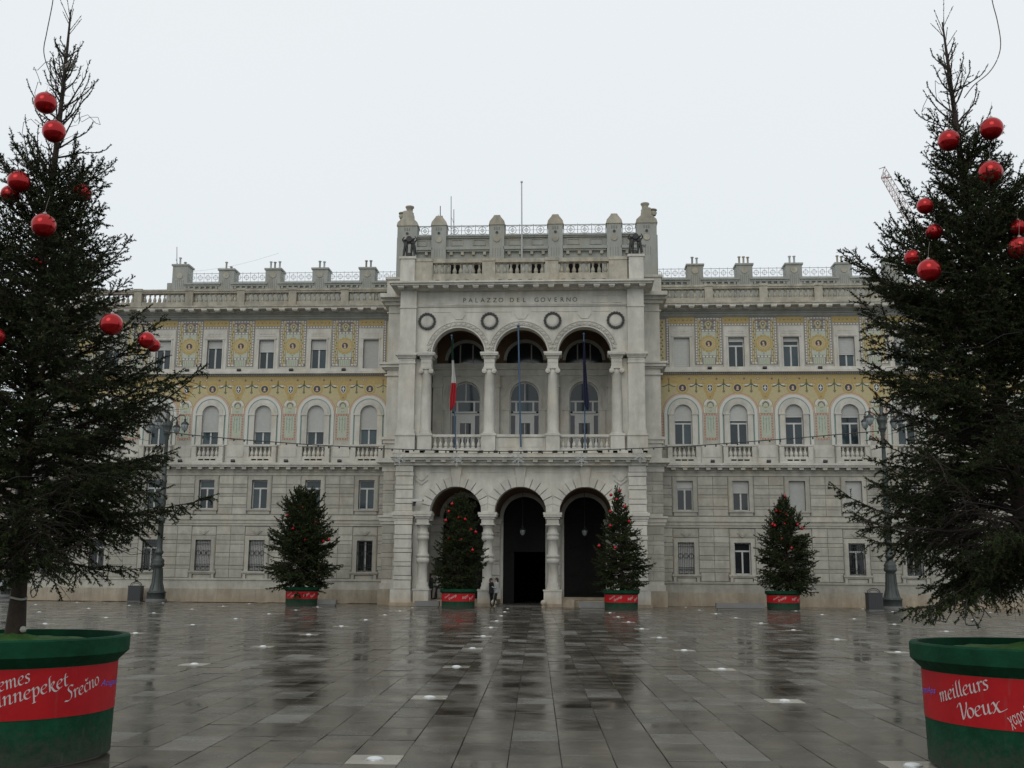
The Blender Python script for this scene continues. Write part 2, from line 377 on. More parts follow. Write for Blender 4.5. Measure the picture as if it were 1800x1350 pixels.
def grille_mesh(w, h):
    b = MB(); n = 9
    for i in range(n):
        x = -w/2+w*(i+.5)/n; b.tube([(x, .06, 0), (x, .06, h)], .011, M_IR, 4)
    for z in (.02, .3, .42, h-.25, h-.02): b.box(-w/2, w/2, .05, .07, z-.012, z+.012, M_IR)
    for i in range(3):
        cx = -w/2+w*(i+.5)/3
        b.ring(cx, h*.58, w/6-.03, w/6-.005, 0, 2*PI, .045, .07, M_IR, 14)
        b.ring(cx, .16, w/6-.05, w/6-.025, 0, 2*PI, .045, .07, M_IR, 10)
    return b.mesh('grille')
GRILLE = grille_mesh(1.0, 1.98)
lozenge = MB(); 
for r_, y_ in ((.26, .05), (.15, .08)): lozenge.disc(0, 0, r_, -y_, 0, M_ST, 4, sx=1.25)
LOZ = lozenge.mesh('lozenge')
def baluster_mesh(h, r, m):
    b = MB(); b.box(-r*.95, r*.95, -r*.95, r*.95, 0, h*.09, m); b.box(-r*.95, r*.95, -r*.95, r*.95, h*.92, h, m)
    b.lathe(0, 0, [(r*.6, h*.09), (r*.95, h*.2), (r, h*.32), (r*.75, h*.48), (r*.42, h*.62), (r*.4, h*.72), (r*.65, h*.78), (r*.45, h*.84), (r*.7, h*.92)], m, 8)
    return b.mesh('baluster')
BAL_T = baluster_mesh(.62, .12, M_SY); BAL_B = baluster_mesh(.70, .13, M_SW); BAL_C = baluster_mesh(.72, .13, M_SY); BAL_L = baluster_mesh(.66, .12, M_SW)
md = MB(); md.box(-.19, .19, -.55, 0, .06, .16, M_SW); md.box(-.16, .16, -.5, 0, 0, .06, M_SW); MODI = md.mesh('modillion')
md = MB(); md.box(-.14, .14, -.28, 0, 0, .15, M_ST); MODS = md.mesh('modillion')
# mosaics ------------------------------------------------------
def tile_row(b, x0, x1, z0, z1, y, n=None, m=None, ground_m=None):
    horiz = (x1-x0) > (z1-z0)
    b.box(x0, x1, y-.003, y, z0, z1, ground_m or M_TG)
    L = (x1-x0) if horiz else (z1-z0); W_ = (z1-z0) if horiz else (x1-x0)
    n = n or max(2, int(L/(W_*1.25)))
    for i in range(n):
        a, c = (i+.18)/n, (i+.82)/n
        if horiz: b.box(x0+L*a, x0+L*c, y-.006, y-.003, z0+W_*.2, z1-W_*.2, m or M_TW)
        else: b.box(x0+W_*.2, x1-W_*.2, y-.006, y-.003, z0+L*a, z0+L*c, m or M_TW)
def upper_panel():
    # third floor mosaic pier, 1.76 wide, 3.18 high; origin centre bottom (z 15.40)
    b = MB(); w, h = .89, 3.18
    b.box(-w, w, -.012, 0, 0, h, M_TG); y = -.012
    for s in (-1, 1):
        tile_row(b, *sorted((s*.86, s*.72)), .04, h-.04, y)
        b.box(*sorted((s*.71, s*.50)), y-.004, y, .1, h-.08, M_GOLP)
        for i in range(14):
            z = .2+i*.2; b.disc(s*.605+(.035 if i % 2 else -.035), z, .055, y-.009, y-.004, M_GN if i % 3 else M_RD, 5, ph=i)
        b.box(s*.605-.012, s*.605+.012, y-.007, y-.004, .15, h-.3, M_GN)
        tile_row(b, *sorted((s*.86, s*.40)), .02, .18, y)
    tile_row(b, -.70, .70, h-.17, h-.03, y); tile_row(b, -.46, .46, 2.2, 2.36, y)
    tile_row(b, -.46, .46, .45, .62, y)
    for s in (-1, 1): tile_row(b, *sorted((s*.48, s*.34)), 2.36, 2.95, y)
    # pale field
    b.box(-.46, .46, y-.004, y, .62, 2.2, M_PG)
    b.box(-.36, .36, y-.004, y, .02, .45, M_PG)
    for i in range(5): b.box(-.28+i*.13, -.26+i*.13, y-.008, y-.004, .05, .42, M_GN)
    for z, m in ((2.08, M_SL), (.74, M_SL)):
        b.disc(0, z, .06, y-.009, y-.004, m, 8)
        b.box(-.012, .012, y-.008, y-.004, z-.12, z+.12, m)
    # scalloped rosette
    cz = 1.40
    for i in range(14):
        a = 2*PI*i/14; b.disc(.49*math.cos(a), cz+.49*math.sin(a), .105, y-.010, y-.004, M_GOLD, 8)
    b.disc(0, cz, .52, y-.012, y-.004, M_GOLD, 24); b.disc(0, cz, .42, y-.015, y-.012, M_GOLP, 24)
    for i in range(20):
        a = 2*PI*i/20; b.disc(.34*math.cos(a), cz+.34*math.sin(a), .04, y-.018, y-.015, M_GOLD, 6)
    b.disc(0, cz, .235, y-.018, y-.015, M_GOLD, 20); b.disc(0, cz, .2, y-.021, y-.018, M_BK, 20)
    b.prism([(-.09, cz-.17), (.08, cz-.17), (.05, cz-.02), (.02, cz+.04), (-.04, cz-.02)], y-.024, y-.021, M_PK); b.disc(-.02, cz+.05, .07, y-.026, y-.021, M_PK, 8)
    # vase / shield ornament on top
    b.box(-.33, .33, y-.004, y, 2.37, 2.98, M_TG)
    b.ring(0, 2.72, .14, .23, R(-20), R(200), y-.010, y-.004, M_GOLP, 14)
    b.prism([(-.2, 2.74), (-.1, 2.4), (.1, 2.4), (.2, 2.74), (.12, 2.74), (0, 2.46), (-.12, 2.74)][::-1], y-.009, y-.004, M_GOLP)
    b.disc(0, 2.7, .11, y-.012, y-.004, M_GN, 10); b.disc(0, 2.72, .06, y-.015, y-.012, M_TW, 8)
    for s in (-1, 1):
        b.tube([(s*.08, y-.006, 2.93), (s*.25, y-.006, 2.86), (s*.42, y-.006, 2.95), (s*.6, y-.006, 2.9)], .022, M_RD, 4)
        b.disc(s*.25, 2.5, .075, y-.009, y-.004, M_GN, 5); b.disc(s*.3, 2.62, .05, y-.009, y-.004, M_TL, 6)
    return b.mesh('mosaic_panel')
def gold_strip():
    b = MB(); b.box(-.86, .86, -.012, 0, .16, .57, M_GOLD)
    for i in range(6): b.disc(-.65+i*.26, .37, .05, -.018, -.012, M_GN if i % 2 else M_RD, 6)
    tile_row(b, -.86, .86, 0, .15, -.009); return b.mesh('mosaic_strip')
def frieze_panel():
    # piano nobile mosaic spandrel between two arched windows; local x 0 = pier axis, width 3.53; z abs 10.3..14.8 (local z=abs)
    b = MB(); hw = 1.765; y = -.012; r = 1.225; cz = 12.2
    # ground: pale gold field from pier up, built in strips that follow the two arches
    n = 12
    for s in (-1, 1):
        cx = s*hw
        prev = None
        for i in range(n+1):
            a = PI/2*i/n; x = cx-s*(r)*math.cos(a); z = cz+r*math.sin(a)
            if prev: 
                q = [prev, (x, z), (x, 14.16), (prev[0], 14.16)]
                if s > 0: q = q[::-1]
                b.prism(q[::-1], y, 0, M_GOLP)
            prev = (x, z)
        b.ring(cx, cz, r, r+.09, PI/2 if s > 0 else 0, PI if s > 0 else PI/2, y-.006, y, M_PK, 12)
        b.ring(cx, cz, r+.09, r+.115, PI/2 if s > 0 else 0, PI if s > 0 else PI/2, y-.008, y, M_RD, 12)
    b.box(-(hw-r), hw-r, y, 0, 12.2, 14.16, M_GOLP)
    b.box(-hw, hw, y, 0, 14.16, 14.74, M_GOLD)
    b.box(-hw, hw, y-.006, y, 14.13, 14.16, M_RD)
    for i in range(4): 
        x = -hw+.4415+i*.8825
        b.disc(x, 14.47, .085, y-.006, y, M_RD, 10); b.disc(x, 14.47, .04, y-.009, y-.006, M_TW if i % 2 else M_BK, 8)
    for i in range(8): b.disc(-hw+.22+i*.441, 14.5, .06, y-.004, y, M_SL, 6)
    # cross shield in the middle
    b.disc(0, 13.85, .42, y-.010, y, M_GOLD, 20); b.prism([(-.3, 13.6), (-.2, 13.3), (-.13, 13.08), (.13, 13.08), (.2, 13.3), (.3, 13.6)], y-.009, y, M_GOLD)
    b.prism([(0, 13.55), (.16, 13.7), (.19, 13.95), (.11, 14.1), (-.11, 14.1), (-.19, 13.95), (-.16, 13.7)], y-.018, y-.010, M_TW)
    b.prism([(0, 13.6), (.13, 13.73), (.16, 13.94), (.09, 14.07), (-.09, 14.07), (-.16, 13.94), (-.13, 13.73)], y-.021, y-.018, M_BK)
    b.box(-.035, .035, y-.025, y-.021, 13.69, 14.02, M_TW); b.box(-.11, .11, y-.0245, y-.0205, 13.84, 13.91, M_TW)
    b.disc(0, 13.28, .06, y-.014, y-.009, M_RD, 8)
    # garlands and pendants
    for s in (-1, 1):
        x = s*.8825
        b.tube([(x, y-.008, 14.45), (x, y-.008, 13.75)], .03, M_GN, 4)
        b.disc(x, 14.18, .07, y-.012, y, M_GN, 6); b.disc(x, 13.66, .12, y-.014, y, M_GN, 4, sx=.8); b.disc(x, 13.68, .04, y-.017, y-.014, M_RD, 6)
        for q in (-1, 1):
            pts = [(x+q*(.42*k/6), y-.008, 14.14-.17*math.sin(k/6*PI*.55)) for k in range(7)]
            b.tube(pts, .036, M_GN, 4)
        b.prism([(x-.4, 14.13), (x-.33, 14.0), (x+.33, 14.0), (x+.4, 14.13)], y-.003, y, M_TW)
    # pier panel with round head
    pw = .46
    b.box(-pw, pw, y-.002, y+.01, 10.45, 12.2, M_TW)
    b.ring(0, 12.75, .24, .42, 0, PI, y-.006, y, M_TW, 14); b.disc(0, 12.75, .24, y-.0045, y, M_PG, 16)
    b.ring(0, 12.75, .42, .45, 0, PI, y-.008, y, M_RD, 14); b.ring(0, 12.75, .22, .25, 0, PI, y-.010, y, M_RD, 12)
    b.box(-.33, .33, y-.006, y, 12.22, 12.75, M_PG); b.box(-pw+.02, -.36, y-.005, y, 12.2, 12.6, M_TW); b.box(.36, pw-.02, y-.005, y, 12.2, 12.6, M_TW)
    b.prism([(-.14, 12.62), (-.1, 12.54), (.1, 12.54), (.14, 12.62)], y-.012, y-.006, M_GOLD)
    b.ring(0, 12.4, .05, .1, PI, 2*PI, y-.010, y-.006, M_SL, 8)
    for s in (-1, 1): b.tube([(0, y-.010, 12.95), (s*.15, y-.010, 12.85), (s*.2, y-.010, 12.65)], .022, M_GN, 4)
    b.box(-.31, .31, y-.006, y-.001, 10.62, 12.05, M_PG)
    tile_row(b, -.44, .44, 10.47, 10.61, y-.003, 5, M_PK, M_RD); tile_row(b, -.44, .44, 12.06, 12.2, y-.003, 5, M_PK, M_RD)
    for s in (-1, 1): tile_row(b, *sorted((s*.44, s*.32)), 10.62, 12.05, y-.003, 8, M_PK, M_RD)
    for i in range(3):
        x = -.18+.18*i; b.tube([(x, y-.010, 12.0), (x, y-.010, 11.1 if i != 1 else 10.95)], .011, M_TL, 4)
        for z in (11.9, 11.55, 11.3): b.disc(x, z-.1*(i == 1), .035, y-.014, y-.006, M_SL, 5)
    for s in (-1, 1): b.ring(s*.09, 11.9, .07, .09, PI, 2*PI, y-.010, y-.006, M_TL, 8)
    return b.mesh('mosaic_panel')
def roundel():
    b = MB(); y = -.012; z = 13.87
    b.disc(0, z, .40, y-.010, y, M_GOLD, 20); b.disc(0, z, .29, y-.014, y-.010, M_GOLP, 20); b.disc(0, z, .235, y-.018, y-.014, M_BK, 18)
    b.prism([(-.1, z-.14), (.1, z-.14), (.05, z-.02), (-.05, z-.02)], y-.021, y-.018, M_PK); b.disc(0, z+.04, .075, y-.023, y-.018, M_PK, 8)
    return b.mesh('mosaic_roundel')
UP, GS, FP, RO = upper_panel(), gold_strip(), frieze_panel(), roundel()
dm = MB(); dm.box(-.012, .012, -.05, 0, 0, .09, M_SW)

def balcony_front(s, x):
    o = MB(); y = WD-.35
    for q in (-1, 1): o.box(x+q*.9-.15, x+q*.9+.15, y, WD, 8.93, 10.02, M_SW); o.box(x+q*.9-.12, x+q*.9+.12, y-.01, y, 9.1, 9.95, M_SW)
    o.box(x-1.1, x+1.1, y-.03, WD, 10.02, 10.13, M_SW)
    # plinth with three drain slots
    o.box(x-.75, x+.75, y+.01, WD, 9.19, 9.32, M_SW); 
    xs = [x-.75, x-.58, x-.24, x-.17, x+.17, x+.24, x+.58, x+.75]
    for i in range(0, 8, 2): o.box(xs[i], xs[i+1], y+.01, WD, 9.09, 9.19, M_SW)
    for i in range(1, 7, 2): o.box(xs[i], xs[i+1], y+.2, WD, 9.09, 9.19, M_ROOM)
    o.box(x-.75, x+.75, y+.01, WD, 8.93, 9.09, M_SW)
    P_(o, 'balcony')
    for i in range(5): put(BAL_B, 'baluster', PAL, (x-.58+i*.29, y+.17, 9.32))

for s in (-1, 1):
    wall = MB(); trimS = MB(); trimW = MB(); plinth = MB(); parapet = MB(); dark = MB(); coW = MB()
    xin = 8.45; xs = [xin]+[(BAYS[i]+BAYS[i+1])/2 for i in range(6)]+[XE]
    y = WD; T = .35
    def X(a, b): return (s*a, s*b) if s > 0 else (s*b, s*a)
    for i, c in enumerate(BAYS):
        a, b_ = xs[i], xs[i+1]
        # ground floor & first floor wall (rect windows w=1.03)
        for (z0, z1, o0, o1) in ((1.2, 5.0, 1.97, 3.95), (5.4, 8.66, 5.94, 7.84)):
            wall.box(*X(a, c-.515), y, y+T, z0, z1, M_DK); wall.box(*X(c+.515, b_), y, y+T, z0, z1, M_DK)
            wall.box(*X(c-.515, c+.515), y, y+T, z0, o0, M_DK); wall.box(*X(c-.515, c+.515), y, y+T, o1, z1, M_DK)
            dark_box(dark, *X(c-.7, c+.7), o0-.2, o1+.2, y)
        # stones
        for ph, cs in ((0, C1), (1, C0)):
            for j, (z0, z1) in enumerate(cs):
                wmax = .82
                l0, l1 = c-wmax, c+wmax
                if (ph == 1 and z0 < 1.6): l0, l1 = c-.9, c+.9
                thin = (z1-z0) < .32
                yy = y-.035
                top = (ph == 1 and j == 7)
                aa = a if i > 0 else xin
                n_in = 1
                if l0-aa > .15: course(*X(aa, l0), z0+.012, z1-.012, yy, M_ST, n=1)
                if b_-l1 > .15: course(*X(l1, b_), z0+.012, z1-.012, yy, M_ST, n=1)
        # window surrounds, sills
        _S, _W = trimS, trimW; g0, g1, g2, g3 = MB(), MB(), MB(), MB()
        for gi, (o0, o1, t) in enumerate (((1.97, 3.95, .22), (5.94, 7.84, .22))):
            frame_rect((g0, g1)[gi], s*c, 1.03, o0, o1, t, .075, y, M_ST)
        trimS = g0
        trimS.box(*X(c-.9, c+.9), y-.16, y+.05, 1.85, 1.97, M_ST); trimS.box(*X(c-.86, c+.86), y-.10, y+.05, 1.76, 1.85, M_ST)
        for q in (-1, 1): trimS.box(*sorted((s*(c+q*.72)-.09, s*(c+q*.72)+.09)), y-.12, y+.05, 1.5, 1.76, M_ST)
        trimS.box(*X(c-.5, c+.5), y-.07, y+.05, 1.06, 1.66, M_ST); trimS.box(*X(c-.58, c+.58), y-.04, y+.02, 1.0, 1.72, M_ST)
        g1.box(*X(c-.8, c+.8), y-.12, y+.05, 5.84, 5.94, M_ST); g1.box(*X(c-.72, c+.72), y-.06, y+.05, 5.62, 5.84, M_ST); lp = MB(); trimS = lp
        trimS.box(*X(c-.78, c+.78), y-.03, y+.02, 4.28, 4.8, M_ST); trimS.box(*X(c-.70, c+.70), y-.05, y+.02, 4.36, 4.72, M_ST)
        put(LOZ, 'lozenge', PAL, (s*c, y-.05, 4.54))
        # windows
        key = round(s*c, 2)
        gs = grille_shut.get(key, 3)
        place_window(s*c, 1.97, 1.03, 1.98, transom=None if gs != 3 else 1.45, shut=1.98 if gs in (1, 2) else 0, glass=M_GLD)
        w_ = put(GRILLE, 'grille', PAL, (s*c, y, 1.97)) if gs in (1, 2) or s < 0 or i != 1 else None
        sh = shut1.get(key, 0) if s > 0 else 0
        place_window(s*c, 5.94, 1.03, 1.9, transom=1.36, shut=sh, glass=M_GL if s < 0 else M_GLD)
        # ---- second floor (piano nobile)
        r = .575; sp_ = 12.2
        wall.box(*X(a, c-r), y, y+T, 8.6, 13.5, M_ST); wall.box(*X(c+r, b_), y, y+T, 8.6, 13.5, M_ST)
        wall.box(*X(c-r, c+r), y, y+T, 8.6, 10.15, M_ST); wall.box(*X(a, b_), y, y+T, 13.5, 15.24, M_ST)
        wall.spandrel(s*c, sp_, r, 13.5, y, y+T, M_ST)
        dark_box(dark, *X(c-.75, c+.75), 10, 13, y)
        trimW = g2
        trimW.ring(s*c, sp_, r, .80, 0, PI, y-.10, y+.1, M_SW, 20); trimW.ring(s*c, sp_, .80, .96, 0, PI, y-.06, y+.1, M_SW, 20)
        trimW.ring(s*c, sp_, .96, 1.02, 0, PI, y-.05, y, M_TL, 20); trimW.ring(s*c, sp_, 1.02, 1.21, 0, PI, y-.07, y, M_TW, 20)
        for q in (-1, 1):
            e0, e1, e2 = r, .96, 1.21
            trimW.box(*sorted((s*c+q*e0, s*c+q*.92)), y-.10, y+.1, 10.13, sp_-.1, M_SW)
            trimW.box(*sorted((s*c+q*(e0-.02), s*c+q*.99)), y-.14, y+.1, sp_-.1, sp_, M_SW)
            trimW.box(*sorted((s*c+q*.96, s*c+q*1.02)), y-.05, y, 10.25, sp_, M_TL)
            trimW.box(*sorted((s*c+q*1.02, s*c+q*1.21)), y-.07, y, 10.13, sp_, M_TW)
        sh2 = shut2.get(key, 1.2)
        wo = place_window(s*c, 10.15, 1.15, 2.63-.06, transom=None if s < 0 else 1.4, shut=0, y=y)
        # rounded shutter
        b = MB(); zb = 12.775-sh2; pts = [(-r, zb), (r, zb)]+[(r*math.cos(PI*k/14), sp_+r*math.sin(PI*k/14)) for k in range(15)]
        b.prism(pts, .11, .15, M_SH); nn = int(sh2/.09)
        for k in range(nn):
            z = zb+k*.09; hwid = r if z < sp_ else math.sqrt(max(0, r*r-(z-sp_)**2)); b.box(-hwid, hwid, .1, .11, z, z+.078, M_SH)
        b.box(-r, r, .09, .15, zb-.05, zb-.002, M_FR)
        b.obj('roller_shutter', wo, (0, 0, -10.15))
        balcony_front(s, s*c)
        put(RO, 'mosaic_roundel', PAL, (s*c, y, 0))
        # ---- third floor
        wall.box(*X(a, c-.52), y, y+T, 15.24, 18.6, M_ST); wall.box(*X(c+.52, b_), y, y+T, 15.24, 18.6, M_ST)
        wall.box(*X(c-.52, c+.52), y, y+T, 17.21, 18.6, M_ST)
        dark_box(dark, *X(c-.7, c+.7), 15.1, 17.4, y)
        trimW = g3
        trimW.box(*X(c-.81, c-.52), y-.07, y+.1, 15.2, 17.21, M_SW); trimW.box(*X(c+.52, c+.81), y-.07, y+.1, 15.2, 17.21, M_SW)
        trimW.box(*X(c-.81, c+.81), y-.07, y+.1, 17.21, 17.94, M_SW)
        trimW.box(*X(c-.66, c+.66), y-.12, y-.07, 17.26, 17.36, M_SW); trimW.box(*X(c-.62, c+.62), y-.09, y-.07, 17.45, 17.47, M_SW)
        for k in range(5): trimW.disc(s*c-.44+k*.22, 17.65, .07, y-.10, y-.07, M_SW, 8)
        for q in (-1, 1): trimW.box(*sorted((s*c+q*.52, s*c+q*.6)), y-.10, y-.07, 15.24, 17.25, M_SW)
        sh3 = shut3.get(key, .6)
        place_window(s*c, 15.24, 1.04, 1.97, transom=None if (s < 0 or i == 3) else 1.42, shut=sh3)
        for g_ in (g0, g1, g2, g3): P_(g_, 'window_surround')
        P_(lp, 'lintel_panel'); trimS, trimW = _S, _W
        put(GS, 'mosaic_strip', PAL, (s*c, y, 18.01))
        if i < 6:
            pc = (c+BAYS[i+1])/2
            put(UP, 'mosaic_panel', PAL, (s*pc, y, 15.40)); put(FP, 'mosaic_panel', PAL, (s*pc, y, 0))
            # blind balcony panels between balconies
            bp_ = MB(); bp_.box(*X(c+1.1, BAYS[i+1]-1.1), y-.08, y+.05, 8.93, 9.89, M_SW); bp_.box(*X(c+1.2, BAYS[i+1]-1.2), y-.11, y+.05, 9.35, 9.85, M_SW); P_(bp_, 'balcony_panel')
    # half piers next to the central block
    hp = MB(); hp.box(*X(8.48, 9.43), y-.012, y, 15.4, 18.58, M_TG)
    for aa in (8.55, 9.28):
        tile_row(hp, *X(aa, aa+.13), 15.45, 18.5, y-.012)
    hp.box(*X(8.74, 9.2), y-.016, y-.012, 15.5, 18.45, M_GOLP)
    for k in range(14): hp.disc(s*8.97+(.04 if k % 2 else -.04), 15.65+k*.2, .07, y-.02, y-.016, M_GN if k % 3 else M_RD, 5, ph=k)
    P_(hp, 'mosaic_strip')
    hp = MB(); hp.box(*X(8.48, 10.25), y-.012, y, 14.16, 14.74, M_GOLD)
    n = 12; prev = None
    for k in range(n+1):
        a_ = PI/2*k/n; x_ = 10.25-1.225*math.cos(a_); z_ = 12.2+1.225*math.sin(a_)
        if prev:
            hp.box(*X(prev[0], x_), y-.012, y, z_, 14.16, M_GOLP)
        prev = (x_, z_)
    hp.box(*X(8.48, 9.03), y-.012, y, 12.2, 14.16, M_GOLP)
    hp.ring(s*10.25, 12.2, 1.225, 1.315, PI/2 if s > 0 else 0, PI if s > 0 else PI/2, y-.018, y-.012, M_PK, 12)
    hp.ring(s*10.25, 12.2, 1.315, 1.34, PI/2 if s > 0 else 0, PI if s > 0 else PI/2, y-.020, y-.012, M_RD, 12)
    tile_row(hp, *X(8.86, 9.0), 10.4, 12.2, y-.003, 10, M_PK, M_RD)
    hp.tube([(s*9.37, y-.02, 14.45), (s*9.37, y-.02, 13.75)], .018, M_GN, 4); hp.disc(s*9.37, 13.68, .085, y-.026, y-.012, M_GN, 4, sx=.8)
    for k in range(2): hp.disc(s*(8.93+.8825*k*.5), 14.47, .085, y-.018, y-.012, M_RD, 10)
    for q in (-1, 1): hp.tube([(s*9.37+q*(.42*k/6), y-.02, 14.14-.17*math.sin(k/6*PI*.55)) for k in range(7)], .022, M_GN, 4)
    P_(hp, 'mosaic_panel')
    # continuous horizontals of the wing
    plinth.box(*X(8.45, XE), y-.14, y+T, 0, .84, M_PL); plinth.box(*X(8.45, XE), y-.10, y+T, .84, 1.39, M_ST); plinth.box(*X(8.45, XE), y-.16, y+T, 1.39, 1.5, M_ST)
    for k in range(int((XE-8.45)/1.25)): plinth.box(*X(8.45+k*1.25, 8.46+k*1.25), y-.143, y-.14, .02, .82, M_DK)
    trimS.box(*X(8.45, XE), y-.08, y+.1, 4.87, 5.02, M_ST); trimS.box(*X(8.45, XE), y-.20, y+.1, 5.24, 5.34, M_ST)
    trimS.box(*X(8.45, XE), y-.13, y+.1, 5.02, 5.24, M_ST); trimS.box(*X(8.45, XE), y-.15, y+.1, 5.34, 5.55, M_ST)
    trimS.box(*X(8.45, XE), y-.06, y+.1, 8.14, 8.36, M_ST)
    trimS.box(*X(8.45, XE), y-.12, y+.1, 8.36, 8.50, M_ST)
    trimW.box(*X(8.45, XE), y-.52, y+.1, 8.66, 8.78, M_SW); trimW.box(*X(8.45, XE), y-.60, y+.1, 8.78, 8.93, M_SW)
    trimS.box(*X(8.45, XE), y-.2, y+.1, 8.5, 8.66, M_ST)
    trimW.box(*X(8.45, XE), y-.035, y+.05, 9.9, 10.13, M_SW)
    # string under third floor + dentils
    trimW.box(*X(8.45, XE), y-.12, y+.1, 15.02, 15.24, M_SW); trimW.box(*X(8.45, XE), y-.32, y+.1, 14.88, 15.02, M_SW)
    trimW.box(*X(8.45, XE), y-.06, y+.1, 14.74, 14.88, M_TG)
    k = 8.5
    while k < XE: trimW.box(*X(k, k+.055), y-.10, y-.06, 14.78, 14.88, M_SW); k += .12
    # cove, cornice
    cove = MB()
    for (z0, z1, yy) in ((18.6, 18.66, .06), (18.66, 18.8, .12), (18.8, 18.93, .2), (18.93, 19.03, .3)): cove.box(*X(8.45, XE), y-yy, y+.1, z0, z1, M_GR)
    P_(cove, 'cove')
    trimW.box(*X(8.45, XE), y-.40, y+.1, 19.03, 19.17, M_SW); trimW.box(*X(8.45, XE+.3), y-.95, y+.1, 19.17, 19.28, M_SW); trimW.box(*X(8.45, XE+.35), y-1.02, y+.1, 19.28, 19.38, M_SY)
    k = 9.1
    while k < XE: put(MODI, 'modillion', PAL, (s*k, y-.42, 19.01)); k += .88
    k = 8.8
    while k < XE: put(MODS, 'modillion', PAL, (s*k, y-.2, 8.5)); k += .73
    # parapet
    py = y-.6
    xsP = [8.45]+[c_+1.765 for c_ in BAYS]
    for i in range(len(xsP)-1):
        a, b_ = xsP[i]+(.26 if i else 0), xsP[i+1]-.26
        parapet.box(*X(a, b_), py, py+.35, 19.49, 19.72, M_SY)
        # slots
        n = 4; L = (b_-a)/n; e = a
        for k in range(n):
            m_ = a+(k+.5)*L; parapet.box(*X(e, m_-.12), py, py+.35, 19.38, 19.49, M_SY); parapet.box(*X(m_-.12, m_+.12), py+.12, py+.35, 19.38, 19.49, M_ROOM); e = m_+.12
        parapet.box(*X(e, b_), py, py+.35, 19.38, 19.49, M_SY)
        parapet.box(*X(a, b_), py-.05, py+.40, 20.34, 20.46, M_SY); parapet.box(*X(a, b_), py-.10, py+.42, 20.46, 20.6, M_SY)
        n = 9 if i else 8
        for k in range(n): put(BAL_T, 'baluster', PAL, (s*(a+(b_-a)*(k+.5)/n), py+.18, 19.72))
        if i < 7:
            q = xsP[i+1]; parapet.box(*X(q-.26, q+.26), py-.07, py+.42, 19.38, 20.5, M_SY); parapet.box(*X(q-.29, q+.29), py-.12, py+.45, 20.5, 20.66, M_SY)
    parapet.box(*X(XE-.1, XE+.3), py-.07, py+.42, 19.38, 20.6, M_SY)
    # roof terrace
    parapet.box(*X(8.45, XE), y+.1, 22, 19.0, 19.34, M_GR)
    # attic
    ay = 11.5; aend = 27.1
    at = MB(); at.box(*X(8.4, aend), ay, ay+6, 19.34, 23.12, M_GR)
    chx = [12.0+3.53*k for k in range(5)]
    edges = [8.6]+chx+[aend]
    for k in range(len(chx)):
        a = (chx[k-1]+.38) if k else 8.6; b_ = chx[k]-.38
        at.box(*X(a, b_), ay-.25, ay, 22.92, 23.06, M_GR); at.box(*X(a+.06, b_-.06), ay-.16, ay, 22.78, 22.92, M_GR)
        kk = a+.25
        while kk < b_-.2: at.box(*X(kk, kk+.16), ay-.14, ay, 22.6, 22.78, M_GR); kk += .42
    P_(at, 'attic')
    for k, cx in enumerate(chx):
        ch = MB(); w = .575
        zt = 24.12 if k < 4 else 24.5
        ch.box(*X(cx-w, cx+w), ay-.12, ay+1.0, 21.5, zt-.1, M_GR); ch.box(*X(cx-w-.08, cx+w+.08), ay-.2, ay+1.08, zt-.1, zt+.03, M_GR)
        for kk in range(5): ch.box(*X(cx-.3+kk*.14, cx-.27+kk*.14), ay-.13, ay-.12, 22.6, 23.3, M_DK)
        co = P_(ch, 'chimney')
        dd = MB(); dd.disc(s*cx, 23.62, .23, ay-.17, ay-.12, M_SY, 16); dd.obj('medallion', co)
        npots = random.choice([2, 3])
        for q in range(npots):
            hh = random.choice([.62, .66, .3, .6]) if q else .66
            pt = MB(); x_ = s*cx+(q-(npots-1)/2)*.33+random.uniform(-.04, .04)
            pt.lathe(0, 0, [(.09, 0), (.075, .05), (.07, hh-.12), (.12, hh-.08), (.12, hh-.03), (.05, hh)], random.choice([M_SY, M_GR, M_IRL]), 8)
            pt.obj('chimney_pot', co, (x_, ay+.3, zt+.03))
    # iron railings between chimneys
    for k in range(len(chx)):
        a = (chx[k-1]+.58) if k else 8.6; b_ = chx[k]-.58
        rl = MB(); yy = ay+.1
        for z in (23.2, 23.84): rl.tube([(s*a, yy, z), (s*b_, yy, z)], .022, M_IRL, 4)
        n = max(2, round((b_-a)/.62)); L = (b_-a)/n
        for q in range(n+1): rl.tube([(s*(a+q*L), yy, 23.12), (s*(a+q*L), yy, 23.92)], .016, M_IRL, 4)
        for q in range(n):
            cx = s*(a+(q+.5)*L); rl.ring(cx, 23.52, .17, .195, 0, 2*PI, yy-.012, yy+.012, M_IRL, 12, True)
            rl.tube([(cx-.17, yy, 23.52), (cx, yy, 23.69), (cx+.17, yy, 23.52), (cx, yy, 23.35), (cx-.17, yy, 23.52)], .01, M_IRL, 4)
            rl.tube([(cx, yy, 23.2), (cx, yy, 23.84)], .009, M_IRL, 4); rl.tube([(cx-L/2, yy, 23.52), (cx+L/2, yy, 23.52)], .009, M_IRL, 4)
        P_(rl, 'roof_railing')
    # ends of the wings
    wall.box(*X(XE-.3, XE), y+T, 22, 0, 19.2, M_ST); wall.box(*X(0, XE), 21.7, 21.98, 0, 19.2, M_ST)
    dark.box(*X(8.4, XE-.4), 6.5, 6.6, 0, 19, M_ROOM)
    P_(wall, 'wing_wall'); P_(trimS, 'string_course'); P_(trimW, 'white_cornice'); P_(plinth, 'plinth'); P_(parapet, 'parapet'); P_(dark, 'room_backdrop')

